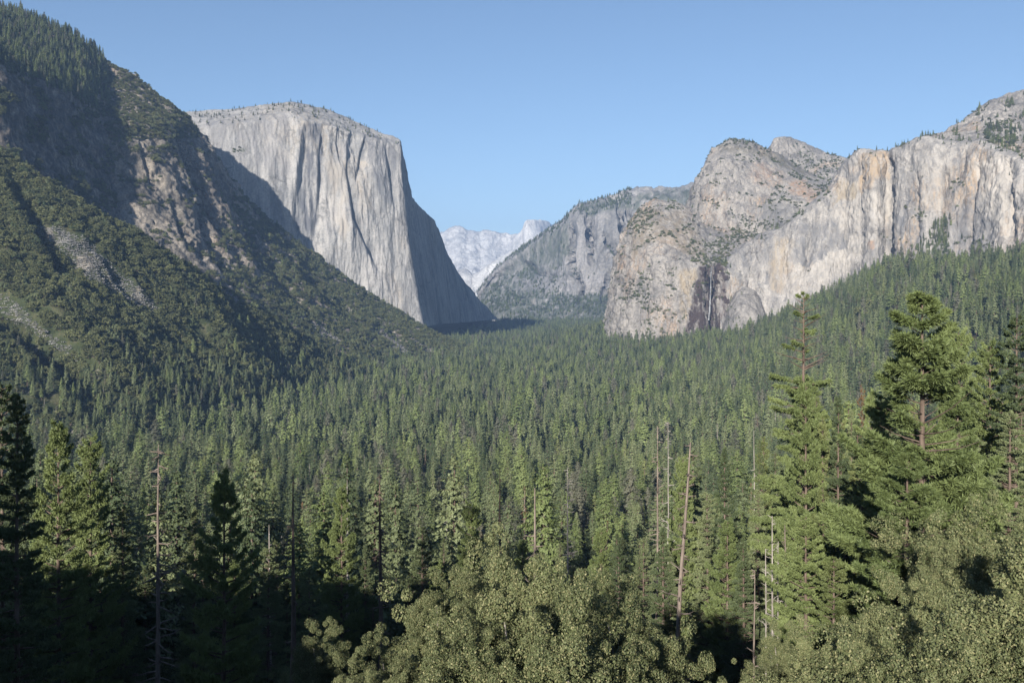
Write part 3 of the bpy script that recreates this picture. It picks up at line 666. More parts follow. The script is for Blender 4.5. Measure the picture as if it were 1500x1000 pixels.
for lst, colx in ((HI, pc_hi), (LO, pc_lo)):
    for i, (cr, tr, mt) in enumerate(lst): colx.objects.link(proto('kind_%02d' % i, cr, tr, mt, 'bark'))
    d_ = dead_joined(50); colx.objects.link(raw_mesh('kind_08', d_[0], d_[1], [M['greywood']], col=False))
    cr, tr = conifer(60, 27, 2.8, .1, 80, 9, .6, .2, gap=.5); colx.objects.link(proto('kind_09', cr, tr, 'rust', 'deadwood'))
    cr, tr = blob(61, 5.5, 6.5, 9, 70, 26 if colx is pc_hi else 14, .55 if colx is pc_hi else .8); colx.objects.link(proto('kind_10', cr, tr, 'brushleaf', 'bark'))
BR = [blob(70+i, 4, 3.0+.3*i, 2.4, 40, 26, .42, r_c=.26) for i in range(5)]
BH = [blob(80+i, 4, 3.2+.3*i, 2.6, 150, 60, .15, r_c=.22) for i in range(2)]
for i, (cr, tr) in enumerate(BR+BH): pc_brush.objects.link(proto('kind_%02d' % i, cr, tr, 'brushleaf' if i != 3 else 'fir', 'bark'))
def boulder(seed, n=9):
    Rn = np.random.default_rng(seed); parts = []
    for k in range(n):
        u, v = np.meshgrid(np.linspace(0, 2*np.pi, 7)[:-1], np.linspace(.2, np.pi-.2, 4)); r = Rn.uniform(.6, 1.25, u.shape)*Rn.uniform(.35, 1.1)
        V = np.stack([np.cos(u)*np.sin(v)*r, np.sin(u)*np.sin(v)*r, np.cos(v)*r*.7], -1).reshape(-1, 3)+[*Rn.uniform(-2.2, 2.2, 2), Rn.uniform(0, .5)]
        i = np.arange(24).reshape(4, 6); j = np.roll(i, -1, 1)
        Q = np.concatenate([np.stack([i[:-1], j[:-1], j[1:], i[1:]], -1).reshape(-1, 4), [[0, 1, 2, 3], [0, 3, 4, 5], [21, 20, 19, 18], [23, 22, 21, 18]]])
        parts.append((V, Q))
    return cat(parts)
m = NT('scree_stone'); oi = m.n('ShaderNodeObjectInfo').outputs['Random']; M['scree'] = m.color(m.ramp(m.math('ADD', m.math('MULTIPLY', oi, .4), m.math('MULTIPLY', m.noise(.4, m.coord(), 3), .6)), ((.3, (.09, .09, .09)), (.7, (.30, .295, .285)))))
for i in range(4):
    V, Q = boulder(90+i); pc_scree.objects.link(raw_mesh('kind_%02d' % i, V, Q, [M['scree']], col=False))

def instancer(name, label, pts, rot, scl, var, colx):
    me = bpy.data.meshes.new(name); me.vertices.add(len(pts)); me.vertices.foreach_set('co', np.asarray(pts, np.float32).ravel())
    me.attributes.new('turn', 'FLOAT_VECTOR', 'POINT').data.foreach_set('vector', np.stack([0*rot, 0*rot, rot], -1).astype(np.float32).ravel())
    me.attributes.new('size', 'FLOAT_VECTOR', 'POINT').data.foreach_set('vector', np.asarray(scl, np.float32).ravel())
    me.attributes.new('kind', 'INT', 'POINT').data.foreach_set('value', np.asarray(var, np.int32))
    o = bpy.data.objects.new(name, me); C.objects.link(o); o['kind'] = 'stuff'; o['label'] = label
    ng = bpy.data.node_groups.new(name, 'GeometryNodeTree')
    ng.interface.new_socket('Geometry', in_out='INPUT', socket_type='NodeSocketGeometry'); ng.interface.new_socket('Geometry', in_out='OUTPUT', socket_type='NodeSocketGeometry')
    N = ng.nodes; gi = N.new('NodeGroupInput'); go = N.new('NodeGroupOutput'); ci = N.new('GeometryNodeCollectionInfo')
    ci.inputs[0].default_value = colx; ci.inputs['Separate Children'].default_value = True; ci.inputs['Reset Children'].default_value = True
    ip = N.new('GeometryNodeInstanceOnPoints'); ip.inputs['Pick Instance'].default_value = True
    ng.links.new(gi.outputs[0], ip.inputs['Points']); ng.links.new(ci.outputs[0], ip.inputs['Instance'])
    for an, ty, so in (('kind', 'INT', 'Instance Index'), ('turn', 'FLOAT_VECTOR', 'Rotation'), ('size', 'FLOAT_VECTOR', 'Scale')):
        a = N.new('GeometryNodeInputNamedAttribute'); a.data_type = ty; a.inputs[0].default_value = an; ng.links.new(a.outputs[0], ip.inputs[so])
    ng.links.new(ip.outputs[0], go.inputs[0]); md = o.modifiers.new('scatter', 'NODES'); md.node_group = ng
    return o
# ---------- where the trees stand ----------
BX = np.array([-120, 0, 140, 300, 450, 550, 640, 700, 740, 880, 892, 1009, 1060, 1120, 1200, 1300, 1400, 1500, 1620], float)
BD = np.array([1080, 1080, 1180, 1380, 1760, 2300, 3050, 4300, 5300, 5200, 2950, 2760, 2660, 2560, 2450, 2260, 2100, 1950, 1800], float)
FOR = []   # (x,y,z,height scale, radius scale, kind)
def add_trees(P, s, r, k): FOR.append(np.column_stack([P, s, r, k]))
def kinds(n, probs):
    return rng.choice(len(probs), n, p=np.array(probs)/sum(probs))
# valley floor and right-hand slope
cell = 12.0
gx, gy = np.meshgrid(np.arange(-2600, 2600, cell), np.arange(150, 5300, cell))
gx = (gx+rng.uniform(-.5, .5, gx.shape)*cell).ravel(); gy = (gy+rng.uniform(-.5, .5, gy.shape)*cell).ravel()
px = HX+gx/gy*F
ok = (px > -70) & (px < 1570) & (gy < np.interp(px, BX, BD))
gx, gy, px = gx[ok], gy[ok], px[ok]
dens = fbm(np.stack([gx, gy, 0*gx], -1), 75, 4)
keep = rng.random(len(gx)) < np.where(gy < 300, .42, np.where(gy < 700, .72, .86))+dens*.95
keep &= dens > -.42
keep &= ~((gy < 190) & (px > 560) & (px < 1000))
gx, gy, px, dens = gx[keep], gy[keep], px[keep], dens[keep]
gz = ground_z(gx, gy)
n = len(gx); hs = np.clip(rng.normal(.98, .30, n), .35, 1.6)*np.where(gy < 500, .86, 1.)*(1+.25*dens)
hs *= np.where(gy > 2500, .85, 1)
kd = kinds(n, [24, 18, 14, 14, 5, 6, 12, 5, 1.4, .8, 2.5])
slopeR = smooth01((px-1080)/80)*smooth01((gy-1150)/400)
kd = np.where((slopeR > .5) & (rng.random(n) < .18), 10, kd)
rs = hs*rng.uniform(.95, 1.5, n)
valley = np.column_stack([gx, gy, gz-.3, hs, rs, kd])
HH = np.array([34, 30, 36, 32, 28, 33, 35, 26, 27, 27, 16])
app = HH[kd]*hs/gy; inv = (px > -5) & (px < 1505) & (kd < 8) & (gz+HH[kd]*hs > CZ-560/F*gy)
order = np.argsort(-np.where(inv, app, 0)); N_IND = 168
ind = order[:N_IND]; mask = np.ones(n, bool); mask[ind] = False
IND = valley[ind]; valley = valley[mask]
# sheets
def sample(P, per_m2, lo=(-60, -60), hi=(1560, 1040), facing=True):
    a = np.linalg.norm(np.cross(P[1:, :-1]-P[:-1, :-1], P[:-1, 1:]-P[:-1, :-1]), axis=-1)
    Nn = np.cross(P[:-1, 1:]-P[:-1, :-1], P[1:, :-1]-P[:-1, :-1]); Nn = unit(Nn)
    k = rng.poisson(np.minimum(a*per_m2, 4)); i, j = np.nonzero(k)
    rep = k[i, j]; i = np.repeat(i, rep); j = np.repeat(j, rep); u, v = rng.random((2, len(i), 1))
    X = P[i, j]*(1-u)*(1-v)+P[i, j+1]*u*(1-v)+P[i+1, j]*(1-u)*v+P[i+1, j+1]*u*v
    px, py = project(X); nz = Nn[i, j]
    if nz[:, 2].mean() < 0: nz = -nz
    ok = (px > lo[0]) & (px < hi[0]) & (py > lo[1]) & (py < hi[1])
    if facing: ok &= (nz*(X-[0, 0, CZ])).sum(1) < 40
    return X[ok], px[ok], py[ok], nz[ok]
BRUSH = []
SC_POLY = [[(50, 333), (85, 334), (125, 352), (160, 388), (200, 420), (232, 456), (205, 450), (165, 424), (125, 404), (95, 376)],
           [(-40, 405), (0, 430), (22, 440), (58, 480), (100, 508), (118, 528), (88, 515), (40, 482), (-40, 430)],
           [(455, 468), (480, 482), (505, 500), (492, 503), (465, 486)], [(545, 478), (585, 500), (612, 526), (590, 520), (560, 497)],
           [(600, 495), (640, 515), (652, 525), (625, 520)], [(330, 425), (352, 440), (348, 446), (328, 432)]]
def in_scree(px, py):
    r = np.zeros(px.shape, bool); jx = px+rng.normal(0, 3, px.shape); jy = py+rng.normal(0, 2, px.shape)
    for pl in SC_POLY: r |= inside(jx, jy, pl)
    return r
# front spur
X, px, py, nz = sample(PA, 1/48.)
sc_ = in_scree(px, py) | in_scree(px+7, py) | in_scree(px-7, py) | in_scree(px, py-6) | in_scree(px, py+5); con = rng.random(len(px)) < smooth01((py-490)/110)*.9+.05*(py > 400)
no = fbm(X, 45, 3)
b = ~sc_ & ~con & (no > -.34)
BRUSH.append(np.column_stack([X[b], rng.uniform(.7, 1., b.sum())*rng.choice([1.1, 1.6, 2.3], b.sum()), rng.uniform(1., 2.1, b.sum()), kinds(b.sum(), [1, 1, 1, .5, 1])]))
b = ~sc_ & con & (rng.random(len(px)) < .45)
h_ = rng.uniform(.35, .85, b.sum()); add_trees(X[b], h_, h_*1.1, kinds(b.sum(), [4, 4, 2, 3, 1, 1, 3, 2, .3, .1, 2]))
# rear mountain
X, px, py, nz = sample(PB, 1/30.)
sc_ = in_scree(px, py); no = fbm(X, 60, 4); no2 = fbm(X, 18, 3)
top = py < np.interp(px, [-50, 0, 60, 112, 150, 195, 240, 300], [85, 104, 124, 146, 172, 170, 165, 150])
low = np.interp(px, [-50, 175, 262, 330, 400, 470, 560, 700], [500, 360, 392, 415, 400, 430, 455, 480])
bowl = (px < 170) & ~top
rib = ~top & ~bowl
veg = np.where(bowl, no-.05, no*1.1+smooth01((px-285)/200)*.75-.27+(nz[:, 2]-.5)*.5+no2*.4)
veg = np.where((px > 170) & (px < 290) & (py > 150) & (py < 205), .5, veg)
b = (veg > 0) & ~top & ~sc_
b &= rng.random(len(b)) < .6
BRUSH.append(np.column_stack([X[b], rng.uniform(.7, 1., b.sum())*rng.choice([.8, 1.3, 1.9], b.sum()), rng.uniform(.8, 1.7, b.sum()), kinds(b.sum(), [1, 1, 1, .6, 1])]))
t_ = top & (rng.random(len(px)) < .42) & (px < 150+40*no)
h_ = rng.uniform(.5, .95, t_.sum()); add_trees(X[t_], h_, h_*1.1, kinds(t_.sum(), [4, 4, 3, 3, .5, 2, 3, 2, .6, .2, .3]))
t_ = top & ~t_ & (px >= 110) & (rng.random(len(px)) < .7)
BRUSH.append(np.column_stack([X[t_], rng.uniform(.6, 1.2, t_.sum()), rng.uniform(.6, 1.2, t_.sum()), kinds(t_.sum(), [1, 1, 1, .5, 1])]))
t_ = rib & (px > 330) & (rng.random(len(px)) < .05)
h_ = rng.uniform(.25, .6, t_.sum()); add_trees(X[t_], h_, h_*1.2, kinds(t_.sum(), [4, 4, 1, 3, 1, 1, 3, 2, .3, .1, 0]))
# scree
SP = []
for P_ in (PA, PB):
    X, px, py, nz = sample(P_, 1/5.); s_ = in_scree(px, py); SP.append(X[s_])
SP = np.concatenate(SP); r_ = rng.uniform(.45, 1.1, len(SP)); instancer('scree', 'grey broken scree lying in chutes on the left mountain', SP+[0, 0, .1], rng.uniform(0, 6.28, len(SP)), np.stack([r_]*3, -1), rng.integers(0, 4, len(SP)), pc_scree)
# monolith rim
X, px, py, nz = sample(PE, 1/420.); b = (nz[:, 2] > .62) & (px < 590) & (rng.random(len(px)) < .8)
h_ = rng.uniform(.15, .42, b.sum()); add_trees(X[b], h_, h_*1.5, kinds(b.sum(), [4, 4, 2, 4, 0, 2, 3, 1]))
X, px, py, nz = sample(PE, 1/60.); b = inside(px+rng.normal(0, 2, px.shape), py, [(336, 222), (346, 217), (362, 214), (356, 220), (342, 225)]); BRUSH.append(np.column_stack([X[b], rng.uniform(.6, 1.2, b.sum()), rng.uniform(.6, 1.2, b.sum()), kinds(b.sum(), [1, 1, 1, 1, 1])]))
# right-hand rocks: brush on ledges and in the hanging valley
def ledge(P, per, thr, polys=(), nzmin=.45, tree=.12, tscale=(.25, .6), polyden=1., bs=(.5, 1.2)):
    X, px, py, nz = sample(P, per); no = fbm(X, 55, 4); ins = np.zeros(px.shape, bool); jx, jy = px+rng.normal(0, 4, px.shape), py+rng.normal(0, 3, px.shape)
    for pl in polys: ins |= inside(jx, jy, pl)
    b = ((nz[:, 2] > nzmin) & (no+(nz[:, 2]-nzmin)*.6 > thr)) | (ins & (rng.random(len(px)) < polyden))
    t = b & (rng.random(len(px)) < tree); b &= ~t; r_ = rng.uniform(*bs, b.sum())
    BRUSH.append(np.column_stack([X[b], r_, r_*rng.uniform(.8, 1.2, b.sum()), kinds(b.sum(), [1, 1, 1, 1, 1])]))
    h_ = rng.uniform(*tscale, t.sum()); add_trees(X[t], h_, h_*1.2, kinds(t.sum(), [4, 4, 2, 3, 1, 1, 3, 2]))
HANG = [(1005, 350), (1022, 352), (1045, 362), (1062, 350), (1082, 331), (1105, 318), (1125, 330), (1110, 343), (1078, 364), (1054, 386), (1040, 391), (1018, 380), (1008, 368)]
ledge(PL, 1/55., .30, [HANG, [(910, 440), (930, 405), (950, 430), (975, 455), (1000, 462), (998, 470), (960, 468), (940, 447)], [(915, 330), (935, 300), (965, 305), (960, 335), (930, 350)], [(935, 500), (945, 478), (965, 480), (985, 500)], [(938, 450), (952, 458), (970, 500), (955, 500)]], .5, .08, (.2, .45), .45)
ledge(PM, 1/70., .32, [HANG, [(1068, 208), (1100, 212), (1130, 225), (1110, 222)], [(1080, 320), (1110, 316), (1140, 330), (1120, 340)]], .5, .15, (.2, .45), .6)
ledge(PR, 1/70., .42, [[(1145, 240), (1170, 225), (1235, 238), (1215, 262), (1200, 275), (1160, 255)]], .5, .3, (.2, .45), .5)
ledge(PRC, 1/60., .35, [[(1322, 290), (1345, 310), (1362, 322), (1352, 326), (1330, 304)], [(1370, 330), (1382, 318), (1388, 330), (1384, 400), (1340, 400), (1350, 370)], [(1390, 350), (1420, 348), (1470, 362), (1460, 368), (1400, 362)], [(1290, 345), (1315, 350), (1312, 355), (1290, 350)], [(1395, 270), (1412, 250), (1414, 262), (1398, 285)]], .62, .25, (.25, .6), .55)
X, px, py, nz = sample(PRC, 1/60.); b = inside(px+rng.normal(0, 3, px.shape), py, [(1318, 410), (1335, 372), (1352, 352), (1372, 328), (1388, 314), (1390, 345), (1384, 372), (1380, 410)]) & (rng.random(len(px)) < .8)
h_ = rng.uniform(.35, .8, b.sum()); add_trees(X[b], h_, h_*1.1, kinds(b.sum(), [4, 4, 2, 3, 1, 1, 3, 2]))
ledge(PU, 1/75., .42, [[(1436, 210), (1446, 180), (1485, 165), (1500, 240), (1475, 225)]], .4, .45, (.35, .8), .8)
ledge(PAp, 1/60., .6, [[(1066, 470), (1120, 470), (1120, 492), (1066, 492)], [(1066, 440), (1072, 436), (1072, 470), (1064, 470)]], .6, .1, (.2, .4), .5, (.3, .7))
# far wooded mountain
X, px, py, nz = sample(PMM, 1/330.)
no = fbm(X, 260, 4); cliff = (px > 828) & (py > np.interp(px, [828, 850, 870, 900, 935, 1000], [330, 320, 313, 306, 304, 300])) & (py < np.interp(px, [828, 870, 900, 950, 1000], [430, 440, 432, 420, 415]))
lowc = (px > 715) & (px < 812) & (py > 378) & (py < 428)
b = (no+(nz[:, 2]-.55)*1.6 > np.where(cliff, .6, np.where(lowc, .25, -.15)))
b &= ~((px > 925) & (py < 300)); h_ = rng.uniform(.45, .85, b.sum()); add_trees(X[b]-[0, 0, 3], h_, h_*1.6, kinds(b.sum(), [4, 4, 2, 3, 0, 1, 3, 2]))
# rims of the right-hand cliffs
X, px, py, nz = sample(PRC, 1/200.); b = (nz[:, 2] > .7) & (rng.random(len(px)) < .5) & (px > 1280)
h_ = rng.uniform(.2, .5, b.sum()); add_trees(X[b], h_, h_*1.2, kinds(b.sum(), [4, 4, 2, 3, 0, 1, 3, 2]))
FOR.append(valley)
FO = np.concatenate(FOR); near = FO[:, 1] < 1000
# one stuff object: the near part uses the finer tree kinds (index 11 and up)
allc = bpy.data.collections.new('forest_all')
for src, off in ((pc_lo, 0), (pc_hi, 11)):
    for i, o in enumerate(sorted(src.objects, key=lambda o: o.name.split('.')[0])):
        o.name = 'forest_kind_%02d' % (i+off); allc.objects.link(o)
kk = FO[:, 5]+np.where(near, 11, 0)
instancer('forest', 'dense conifer forest filling the valley floor and the right-hand slope', FO[:, :3], rng.uniform(0, 6.28, len(FO)), np.stack([FO[:, 4], FO[:, 4], FO[:, 3]], -1), kk, allc)
bn = 1500; bp = rng.uniform(-120, 1620, bn); bd = np.sqrt(rng.uniform(30**2, 210**2, bn)); bx = (bp-HX)/F*bd
BRUSH_NEAR = np.column_stack([bx, bd, ground_z(bx, bd), rng.uniform(.35, .8, bn), rng.uniform(.5, 1.1, bn), rng.integers(5, 7, bn)])
BRU = np.concatenate(BRUSH)
app = BRU[:, 3]/BRU[:, 1]; bpx = HX+BRU[:, 0]/BRU[:, 1]*F
o_ = np.argsort(-np.where((bpx > 0) & (bpx < 1500) & (BRU[:, 2] < CZ+120), app, 0)); BI = BRU[o_[:298]]; BRU = np.concatenate([BRU[o_[298:]], BRUSH_NEAR])
instancer('brush', 'dark evergreen brush covering the left slopes and the rock ledges', BRU[:, :3]-[0, 0, .6], rng.uniform(0, 6.28, len(BRU)), np.stack([BRU[:, 3], BRU[:, 3], BRU[:, 4]], -1), BRU[:, 5], pc_brush)
print('FOREST', len(FO), 'BRUSH', len(BRU), 'SCREE', len(SP), 'IND', len(IND), IND[:, 1].max())

# ---------- individual conifers and shrubs ----------
def empty(name, loc, rz=0, label=None, cat_=None, group=None):
    o = bpy.data.objects.new(name, None); C.objects.link(o); o.location = loc; o.rotation_euler = (0, 0, rz); o.empty_display_size = .1
    if label: o['label'] = label
    if cat_: o['category'] = cat_
    if group: o['group'] = group
    return o
def part(name, VQ, mat, parent):
    o = raw_mesh(name, VQ[0], VQ[1], [M[mat]]); o.parent = parent; return o
def copy_thing(src, loc, rz, scl, label, group):
    r = src.copy(); C.objects.link(r); r.location = loc; r.rotation_euler = (0, 0, rz); r.scale = scl; r['label'] = label; r['group'] = group
    for ch in src.children:
        c_ = ch.copy(); C.objects.link(c_); c_.parent = r
    return r
DESC = ['dark green fir with a full cone-shaped crown', 'slender dark green fir branched almost to the ground', 'open-crowned pine with a bare lower trunk', 'narrow dark green fir with an even spire',
        'bright yellow-green cedar with a broad base', 'thin dull grey-green conifer with a long bare trunk', 'tall ragged-edged dark fir', 'short bushy light green pine']
def where(px, D):
    zone = 'on the shaded lower-left slope' if px < 330 else 'behind the snags at centre left' if px < 600 else 'just beyond the pale oaks' if px < 950 else 'near the leaning snag' if px < 1100 else 'behind the thin-topped pine' if px < 1280 else 'behind the big bright pine'
    return zone
first = {}
for x, y, z, h, r, k in IND:
    k = int(k); px = HX+x/y*F; lab = DESC[k]+' '+where(px, y); grp = 'conifers on the near slope'
    if k not in first:
        t = empty('conifer_tree', (x, y, z), rng.uniform(0, 6.28), lab, 'tree', grp); t.scale = (r, r, h)
        part('crown', HI[k][0], HI[k][2], t); part('trunk', HI[k][1], 'bark', t); first[k] = t
    else: copy_thing(first[k], (x, y, z), rng.uniform(0, 6.28), (r, r, h), lab, grp)
firstb = {}
for x, y, z, r, h, k in BI:
    k = int(k); px, py = project(np.array([x, y, z]))
    lab = 'rounded dark evergreen shrub '+('above the grey scree chute' if py < 340 else 'beside the grey scree chute' if py < 450 else 'low on the brushy left slope' if px < 250 else 'on the lower end of the brushy left spur')
    if k not in firstb:
        t = empty('shrub', (x, y, z-.6), rng.uniform(0, 6.28), lab, 'shrub', 'shrubs on the left slope'); t.scale = (r, r, h)
        part('crown', BR[k][0], 'brushleaf', t); part('stem', BR[k][1], 'bark', t); firstb[k] = t
    else: copy_thing(firstb[k], (x, y, z-.6), rng.uniform(0, 6.28), (r, r, h), lab, 'shrubs on the left slope')
# ---------- foreground: trees one can tell apart ----------
def tufts(seed, H, R, base, n_br, per, k=12, ln=.3, wd=.022, power=.8, top_bare=0., holes=(), up=.25, gap=.2, round_=0., droop=.12, r0=None):
    """needle-tuft crown of a nearby pine: branches, twigs, bundles of long needles"""
    Rn = np.random.default_rng(seed); tp, tr = trunk_tube(H, r0 or .0088*H+.05, (0, 0), Rn, 16)
    tz = tp[:, 2]; limbs = []; PP = []; DD = []
    us = base+(1-base)*np.sort(Rn.random(n_br))**.95
    for i, t in enumerate(us):
        tt = (t-base)/(1-base); az = i*2.39996+Rn.normal(0, .4)
        L = R*((1-tt)**power*(1-round_*(1-tt)**2)*Rn.uniform(.65, 1.15)+.05)*(1+.25*math.sin(az*2+seed+9*tt))
        hole = any(a < t < b for a, b in holes)
        if Rn.random() < gap: L *= .5
        o = np.array([np.interp(t*H, tz, tp[:, 0]), np.interp(t*H, tz, tp[:, 1]), t*H])
        sl = Rn.normal(.15+.5*tt**2, .12); d = np.array([math.cos(az), math.sin(az), sl])
        def at(s): s = np.asarray(s)[..., None]; q_ = o+d*L*s; q_[..., 2:] += (up*s**3-droop*s**1.5)*L; return q_
        limbs.append(tube(at(np.array([0, .3, .6, .95])), np.array([.05, .035, .022, .008])*(.5+L/R)*(H/30)*1.2, 4))
        if hole and Rn.random() < .75: continue
        m = max(2, int(per*L/R)); s = Rn.uniform(.3, 1., m)**.7
        q_ = at(s); side = np.array([-math.sin(az), math.cos(az), 0]); w = Rn.normal(0, .26, m)*L*(1.15-s)
        q_ = q_+side*w[:, None]+[0, 0, 1]*(np.abs(Rn.normal(0, .12, m))*.6*L*.3)[:, None]
        PP.append(q_); DD.append(unit(d*.8+side*np.sign(w)[:, None]*.5+[0, 0, .45]+Rn.normal(0, .25, (m, 3))))
    P = np.concatenate(PP); D = np.concatenate(DD); n = len(P)
    dirs = unit(D[:, None]*.9+Rn.normal(0, .75, (n, k, 3))); ll = ln*Rn.uniform(.7, 1.15, (n, k)); c_ = P[:, None]+dirs*ll[..., None]*.5
    dirs = dirs.reshape(-1, 3); b = unit(np.cross(dirs, Rn.normal(size=dirs.shape)))
    return cards(c_.reshape(-1, 3), dirs, b, (ll*.5).ravel(), np.full(n*k, wd)), cat([tube(tp, tr, 10)]+limbs)
KINDS = {
 'bigpine': (tufts(201, 32, 5.6, .10, 230, 150, 14, .46, .038, .62, holes=((.66, .78),), gap=.2), 32, 'pine'),
 'oldpine': (tufts(202, 42, 5.2, .28, 190, 110, 12, .34, .036, .5, holes=((.80, .985),), gap=.25, droop=.3, up=.15), 42, 'pine'),
 'pine': (tufts(203, 30, 4.8, .2, 170, 105, 11, .36, .038, .65, gap=.2), 30, 'pine'),
 'fir': (tufts(204, 30, 4.4, .05, 250, 95, 9, .28, .042, .8, droop=.25, up=.1), 30, 'fir'),
 'firB': (tufts(205, 30, 5.0, .08, 220, 105, 9, .28, .044, .65, droop=.3, up=.12, gap=.25), 30, 'fir'),
 'cedar': (tufts(206, 30, 4.8, .04, 240, 95, 9, .26, .044, .7, droop=.2, up=.2), 30, 'cedar'),
 'rust': (tufts(207, 28, 2.6, .2, 110, 30, 8, .24, .036, .7, gap=.4), 28, 'rust'),
}
def place(px, D): x = (px-HX)/F*D; return x, D, float(ground_z(x, D))
first_k = {}
def stand(kind, px, top, D, wide, label, group=None, rz=None, name='conifer_tree'):
    x, y, z = place(px, D); H = CZ+(HY-top)/F*D-z; (cr, tr), h0, mt = KINDS[kind]; sz = H/h0
    rz = rng.uniform(0, 6.28) if rz is None else rz; scl = (wide, wide, sz)
    if kind in first_k: return copy_thing(first_k[kind], (x, y, z-.3), rz, scl, label, group) if group else copy_thing2(first_k[kind], (x, y, z-.3), rz, scl, label)
    t = empty(name, (x, y, z-.3), rz, label, 'tree', group); t.scale = scl
    part('crown', cr, mt, t); part('trunk', tr, 'bark', t); first_k[kind] = t; return t
def copy_thing2(src, loc, rz, scl, label):
    r = copy_thing(src, loc, rz, scl, label, ''); del r['group']; return r
FG = [
 ('bigpine', 1350, 430, 62, 1.22, 'tallest bright green pine near the right edge, bare trunk gap high in its crown'),
 ('oldpine', 1178, 428, 108, 1.1, 'old pine with a nearly bare thin top and long leaning limbs'),
 ('pine', 1450, 500, 100, 1.0, 'open pine with a straight reddish trunk just right of the tallest bright pine'),
 ('pine', 1405, 478, 122, 1.05, 'pointed green pine directly behind the right shoulder of the tallest pine'),
 ('firB', 1492, 462, 96, 1.1, 'dense dark fir cut by the right edge of the view'),
 ('fir', 1302, 522, 118, 1.0, 'pointed green fir just left of the tallest bright pine'),
 ('rust', 1262, 562, 135, .9, 'thin dying conifer with sparse reddish-brown needles'),
 ('cedar', 1232, 596, 140, .75, 'small yellow-green cedar between the old thin-topped pine and the rusty tree'),
 ('cedar', 1262, 668, 84, .95, 'bright light green cedar rising above the pale oaks at the right'),
 ('cedar', 1222, 812, 62, .7, 'low light green cedar at the edge of the right-hand oaks'),
 ('firB', 1212, 640, 128, .9, 'full green fir below the right side of the old thin-topped pine'),
 ('cedar', 1118, 640, 150, .85, 'yellow-green conifer left of the old thin-topped pine'),
 ('fir', 1062, 655, 150, 1., 'dense green fir right of the leaning broken snag'),
 ('firB', 1035, 720, 118, .9, 'bushy fir close against the right side of the leaning broken snag'),
 ('pine', 1000, 668, 155, .9, 'pine whose crown shows behind the leaning broken snag'),
 ('fir', 972, 770, 100, .75, 'blue-green young fir at the left foot of the leaning snag'),
 ('fir', 1090, 790, 92, .8, 'green fir left of the cluster of dead grey stems'),
 ('firB', 1208, 775, 96, .75, 'grey-green fir behind the cluster of dead grey stems'),
 ('fir', 1110, 715, 125, .8, 'tall green fir above the cluster of dead grey stems'),
 ('pine', 880, 775, 130, .8, 'short bushy pine behind the right part of the central pale oaks'),
 ('pine', 690, 735, 120, .85, 'light green round pine behind the left part of the central pale oaks'),
 ('firB', 905, 800, 110, .7, 'low dense fir between the two central groups of pale oaks'),
 ('pine', 500, 712, 125, .85, 'pine with flat open boughs left of the dark drooping snag'),
 ('pine', 86, 618, 100, 1.05, 'sunlit pine with a pale trunk at the far left'),
 ('pine', 132, 640, 112, .95, 'half-shaded pine tucked behind the sunlit far-left pine'),
 ('firB', 2, 560, 84, 1., 'sunlit conifer with bare pale limbs cut by the left edge of the view'),
 ('fir', 24, 575, 56, .8, 'black shaded pine standing in front at the far left'),
 ('pine', 328, 690, 62, .72, 'dark shaded pine with a black trunk at lower left'),
 ('firB', 395, 800, 110, .9, 'dim broad conifer between the dark shaded pine and the thin dark snag'),
 ('fir', 180, 740, 120, .9, 'dim fir left of the tall snag with bleached limbs'),
 ('fir', 285, 742, 118, .85, 'dim fir right of the tall snag with bleached limbs'),
 ('firB', 620, 770, 125, .9, 'dark bushy conifer behind the left edge of the central pale oaks'),
 ('firB', 455, 830, 92, .8, 'dark shaded conifer low in the hollow left of the pale oaks'),
 ('pine', 1292, 575, 74, .95, 'full green pine close on the left of the tallest bright pine'),
 ('pine', 1402, 575, 78, 1.0, 'full green pine close on the right of the tallest bright pine'),
 ('bigpine', 1328, 660, 54, .8, 'low bushy bright pine in front of the foot of the tallest pine'),
 ('firB', 1428, 640, 84, .9, 'green fir between the tallest pine and the straight reddish trunk'),
 ('fir', 1255, 615, 112, .9, 'green fir just right of the small yellow-green cedar'),
 ('cedar', 1205, 710, 88, .75, 'light green cedar at the foot of the old thin-topped pine'),
 ('firB', 1150, 690, 118, .8, 'fir filling the left side below the old thin-topped pine'),
 ('firB', 1478, 600, 88, .9, 'ragged green fir in front of the dark fir at the right edge'),
 ('pine', 1065, 760, 104, .75, 'small green pine between the leaning snag and the single dead trunk'),
]
for k_, px_, tp_, D_, w_, lb in FG: stand(k_, px_, tp_, D_, w_, lb)
# unseen firs on the left knoll, added to shade the left foreground pines
for x_, y_, h_ in ((-36, 15, 25), (-45, 13, 28), (-31, 19, 20)):
    z_ = float(ground_z(x_, y_)); o = copy_thing(first_k['firB'], (x_, y_, z_-.3), h_, (1., 1., h_/30), 'tall unseen fir on the knoll beside the viewpoint, added to cast shade', 'unseen firs added to shade the left foreground')
for i in range(26):
    px_ = 1175+(i % 13)*26+rng.uniform(-10, 10); row = i//13; D_ = rng.uniform(62, 84) if row else rng.uniform(92, 140); k_ = rng.choice(['fir', 'firB', 'pine', 'cedar'], p=[.2, .2, .3, .3])
    if row and px_ > 1345: continue
    x, y, z = place(px_, D_); top = rng.uniform(700, 800) if row else rng.uniform(540, 640)
    nm = {'fir': 'dark green fir', 'firB': 'broad ragged fir', 'pine': 'open pine', 'cedar': 'yellow-green cedar'}[k_]
    stand(k_, px_, top, D_, rng.uniform(.6, .85), nm+(' low in the stand left of the tallest bright pine' if row else ' in the bright stand around the tallest pine'), 'trees in the bright stand at the right')
